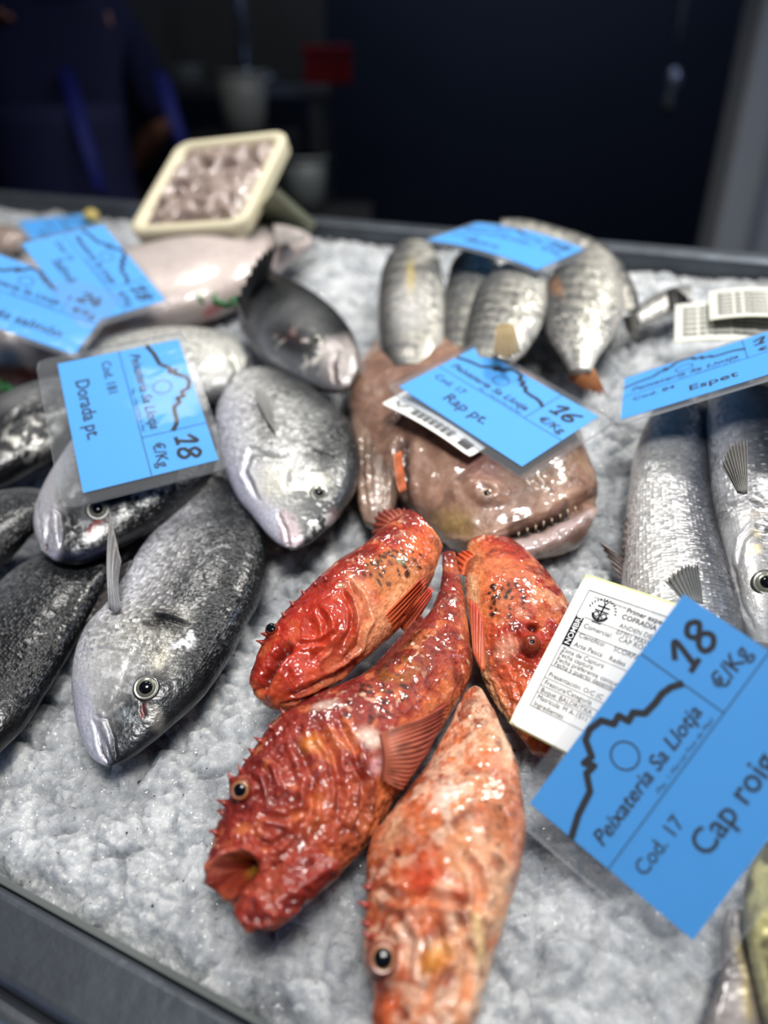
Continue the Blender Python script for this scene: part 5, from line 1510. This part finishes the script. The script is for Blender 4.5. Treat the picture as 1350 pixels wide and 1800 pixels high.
# person in navy behind the counter
def person():
    d = 2.2
    hip = PD(140, 300, d); X, Y = hip[0], hip[1]
    J = {'pelvis': (X, Y, .92), 'waist': (X, Y, 1.08), 'chest': (X, Y + .01, 1.30), 'neck0': (X, Y, 1.45), 'neck': (X, Y - .01, 1.52), 'head': (X, Y - .02, 1.62), 'crown': (X, Y - .01, 1.73)}
    for sgn, k in ((-1, 'r'), (1, 'l')):
        J['sh' + k] = (X + sgn * .17, Y, 1.42); J['el' + k] = (X + sgn * .25, Y - .02, 1.16)
        J['hip' + k] = (X + sgn * .09, Y, .88); J['kn' + k] = (X + sgn * .10, Y - .01, .48); J['an' + k] = (X + sgn * .10, Y + .02, .08); J['toe' + k] = (X + sgn * .11, Y - .16, .035)
    J['elr'] = (X - .27, Y + .02, 1.19); J['wrr'] = tuple(PD(12, 92, 2.02)); J['har'] = tuple(PD(4, 58, 1.97))
    J['ell'] = (X + .22, Y + .12, 1.17); J['wrl'] = (X + .10, Y + .26, 1.05); J['hal'] = (X + .04, Y + .30, 1.02)
    R = {'pelvis': .15, 'waist': .14, 'chest': .16, 'neck0': .09, 'neck': .055, 'head': .085, 'crown': .06, 'sh': .065, 'el': .045, 'wr': .032, 'ha': .035, 'hip': .10, 'kn': .062, 'an': .042, 'toe': .035}
    E = [('pelvis', 'waist'), ('waist', 'chest'), ('chest', 'neck0'), ('neck0', 'neck'), ('neck', 'head'), ('head', 'crown')]
    for k in 'rl':
        E += [('chest', 'sh' + k), ('sh' + k, 'el' + k), ('el' + k, 'wr' + k), ('wr' + k, 'ha' + k), ('pelvis', 'hip' + k), ('hip' + k, 'kn' + k), ('kn' + k, 'an' + k), ('an' + k, 'toe' + k)]
    def skinned(name, names, edges, mat, parent, grow=0.0, rootv=None, sub=2):
        idx = {n: i for i, n in enumerate(names)}
        me = bpy.data.meshes.new(name)
        base = world_loc(parent)
        me.from_pydata([tuple(np.array(J[n]) - base) for n in names], [(idx[a], idx[b]) for a, b in edges], [])
        me.materials.append(mat)
        o = link(name, me, parent)
        m = o.modifiers.new('skin', 'SKIN'); m.use_smooth_shade = True
        s2 = o.modifiers.new('sub', 'SUBSURF'); s2.levels = s2.render_levels = sub
        for n in names:
            sv = me.skin_vertices[0].data[idx[n]]
            r_ = next((R[q] for q in (n, n[:-1]) if q in R), .04) + grow
            sv.radius = (r_, r_ * (.72 if n in ('pelvis', 'waist', 'chest') else 1))
            sv.use_root = (n == (rootv or names[0]))
        dg = bpy.context.evaluated_depsgraph_get()
        m2 = bpy.data.meshes.new_from_object(o.evaluated_get(dg))
        o.modifiers.clear(); o.data = m2; m2.name = name
        return o
    root = thing('person', 'person in navy clothes and apron standing behind the counter, forearm raised at left', 'person', (X, Y, 0))
    body_ = skinned('body', list(J), E, M['skin'], root, rootv='pelvis')
    # fingers
    for k, dx in (('r', 0), ('l', 0)):
        h = np.array(J['ha' + k]); w = np.array(J['wr' + k]); a = unit(h - w); sd = unit(np.cross(a, [0, 0, 1])); up = np.cross(sd, a)
        for i, ln in enumerate((.066, .074, .070, .056)):
            b0 = h + a * .015 + sd * (.026 - .017 * i)
            tube('finger', [b0, b0 + a * ln * .5 - up * .006, b0 + a * ln * .85 - up * .022, b0 + a * ln - up * .03], [.010, .009, .008, .005], M['skin'], root, 10)
        b0 = h - a * .02 + sd * .03
        tube('thumb', [b0, b0 + a * .03 + sd * .018, b0 + a * .055 + sd * .02 - up * .008], [.012, .010, .006], M['skin'], root, 10)
    nm = ['waist', 'pelvis', 'chest', 'neck0', 'shr', 'shl', 'elr', 'ell']
    skinned('shirt', nm, [('pelvis', 'waist'), ('waist', 'chest'), ('chest', 'neck0'), ('chest', 'shr'), ('chest', 'shl'), ('shr', 'elr'), ('shl', 'ell')], M['navy'], root, .014, 'waist')
    skinned('trousers', ['pelvis', 'hipr', 'hipl', 'knr', 'knl', 'anr', 'anl'], [('pelvis', 'hipr'), ('pelvis', 'hipl'), ('hipr', 'knr'), ('hipl', 'knl'), ('knr', 'anr'), ('knl', 'anl')], M['black_cloth'], root, .016, 'pelvis')
    # head details
    hd = np.array(J['head'])
    tube('nose', [hd + [0, -.085, .02], hd + [0, -.105, -.005], hd + [0, -.09, -.02]], [.008, .014, .008], M['skin'], root, 10)
    for sx in (-1, 1):
        tube('ear', [hd + [sx * .085, .0, .03], hd + [sx * .095, .005, .0], hd + [sx * .086, .0, -.03]], [.008, .016, .008], M['skin'], root, 10)
        lathe_dome('eye', hd + np.array([sx * .03, -.083, .02]), np.array([0, -1.0, 0]), .011, [(1, 0), (.8, .3), (.45, .5), (.1, .55)], [M['white'], M['black']], root, fm=[0, 0, 1, 1], seg=14)
    tube('mouth', [hd + [-.024, -.082, -.042], hd + [0, -.09, -.044], hd + [.024, -.082, -.042]], [.003, .006, .003], M['red'], root, 8)
    bm = bmesh.new(); bmesh.ops.create_icosphere(bm, subdivisions=4, radius=1)
    V = np.array([v.co[:] for v in bm.verts]); bm.verts.index_update(); fs = [[v.index for v in f.verts] for f in bm.faces]; bm.free()
    V = V * np.array([.098, .104, .11]); V[:, 1] += .012; V[:, 2] += .05
    V[:, 2] = np.maximum(V[:, 2], np.where(V[:, 1] < -.03, .055, -.04)); V += V * (.06 * (fbm(V / .03, 2) - .5))[:, None]
    mesh_obj('hair', hd + V, fs, M['hair'], root)
    # apron panel and its blue straps
    th = np.linspace(-1.1, 1.1, 20); zz = np.linspace(.55, 1.22, 14)
    V = np.array([(X + .205 * math.sin(a), Y - .03 - .165 * math.cos(a), z_) for z_ in zz for a in th])
    V2 = np.array([(X + .211 * math.sin(a), Y - .03 - .171 * math.cos(a), z_) for z_ in zz for a in th])
    k = len(V); fs = []
    for i in range(13):
        for j in range(19):
            q = [i * 20 + j, i * 20 + j + 1, (i + 1) * 20 + j + 1, (i + 1) * 20 + j]
            fs += [q[::-1], [k + a for a in q]]
    rim_ = [j for j in range(20)] + [i * 20 + 19 for i in range(1, 14)] + [13 * 20 + j for j in range(18, -1, -1)] + [i * 20 for i in range(12, 0, -1)]
    fs += [[a, b_, k + b_, k + a] for a, b_ in zip(rim_, rim_[1:] + rim_[:1])]
    mesh_obj('apron', np.vstack([V, V2]), fs, M['navy'], root)
    for px0, px1 in (((115, 120), (178, 335)), ((282, 130), (325, 260))):
        A, B_ = PD(*px0, d - .24), PD(*px1, d - .24)
        tube('apron_strap', [A, (A + B_) / 2 + [0, -.01, 0], B_], [.022, .02, .016], M['blue_strap'], root, 10, sq=.3)
person()
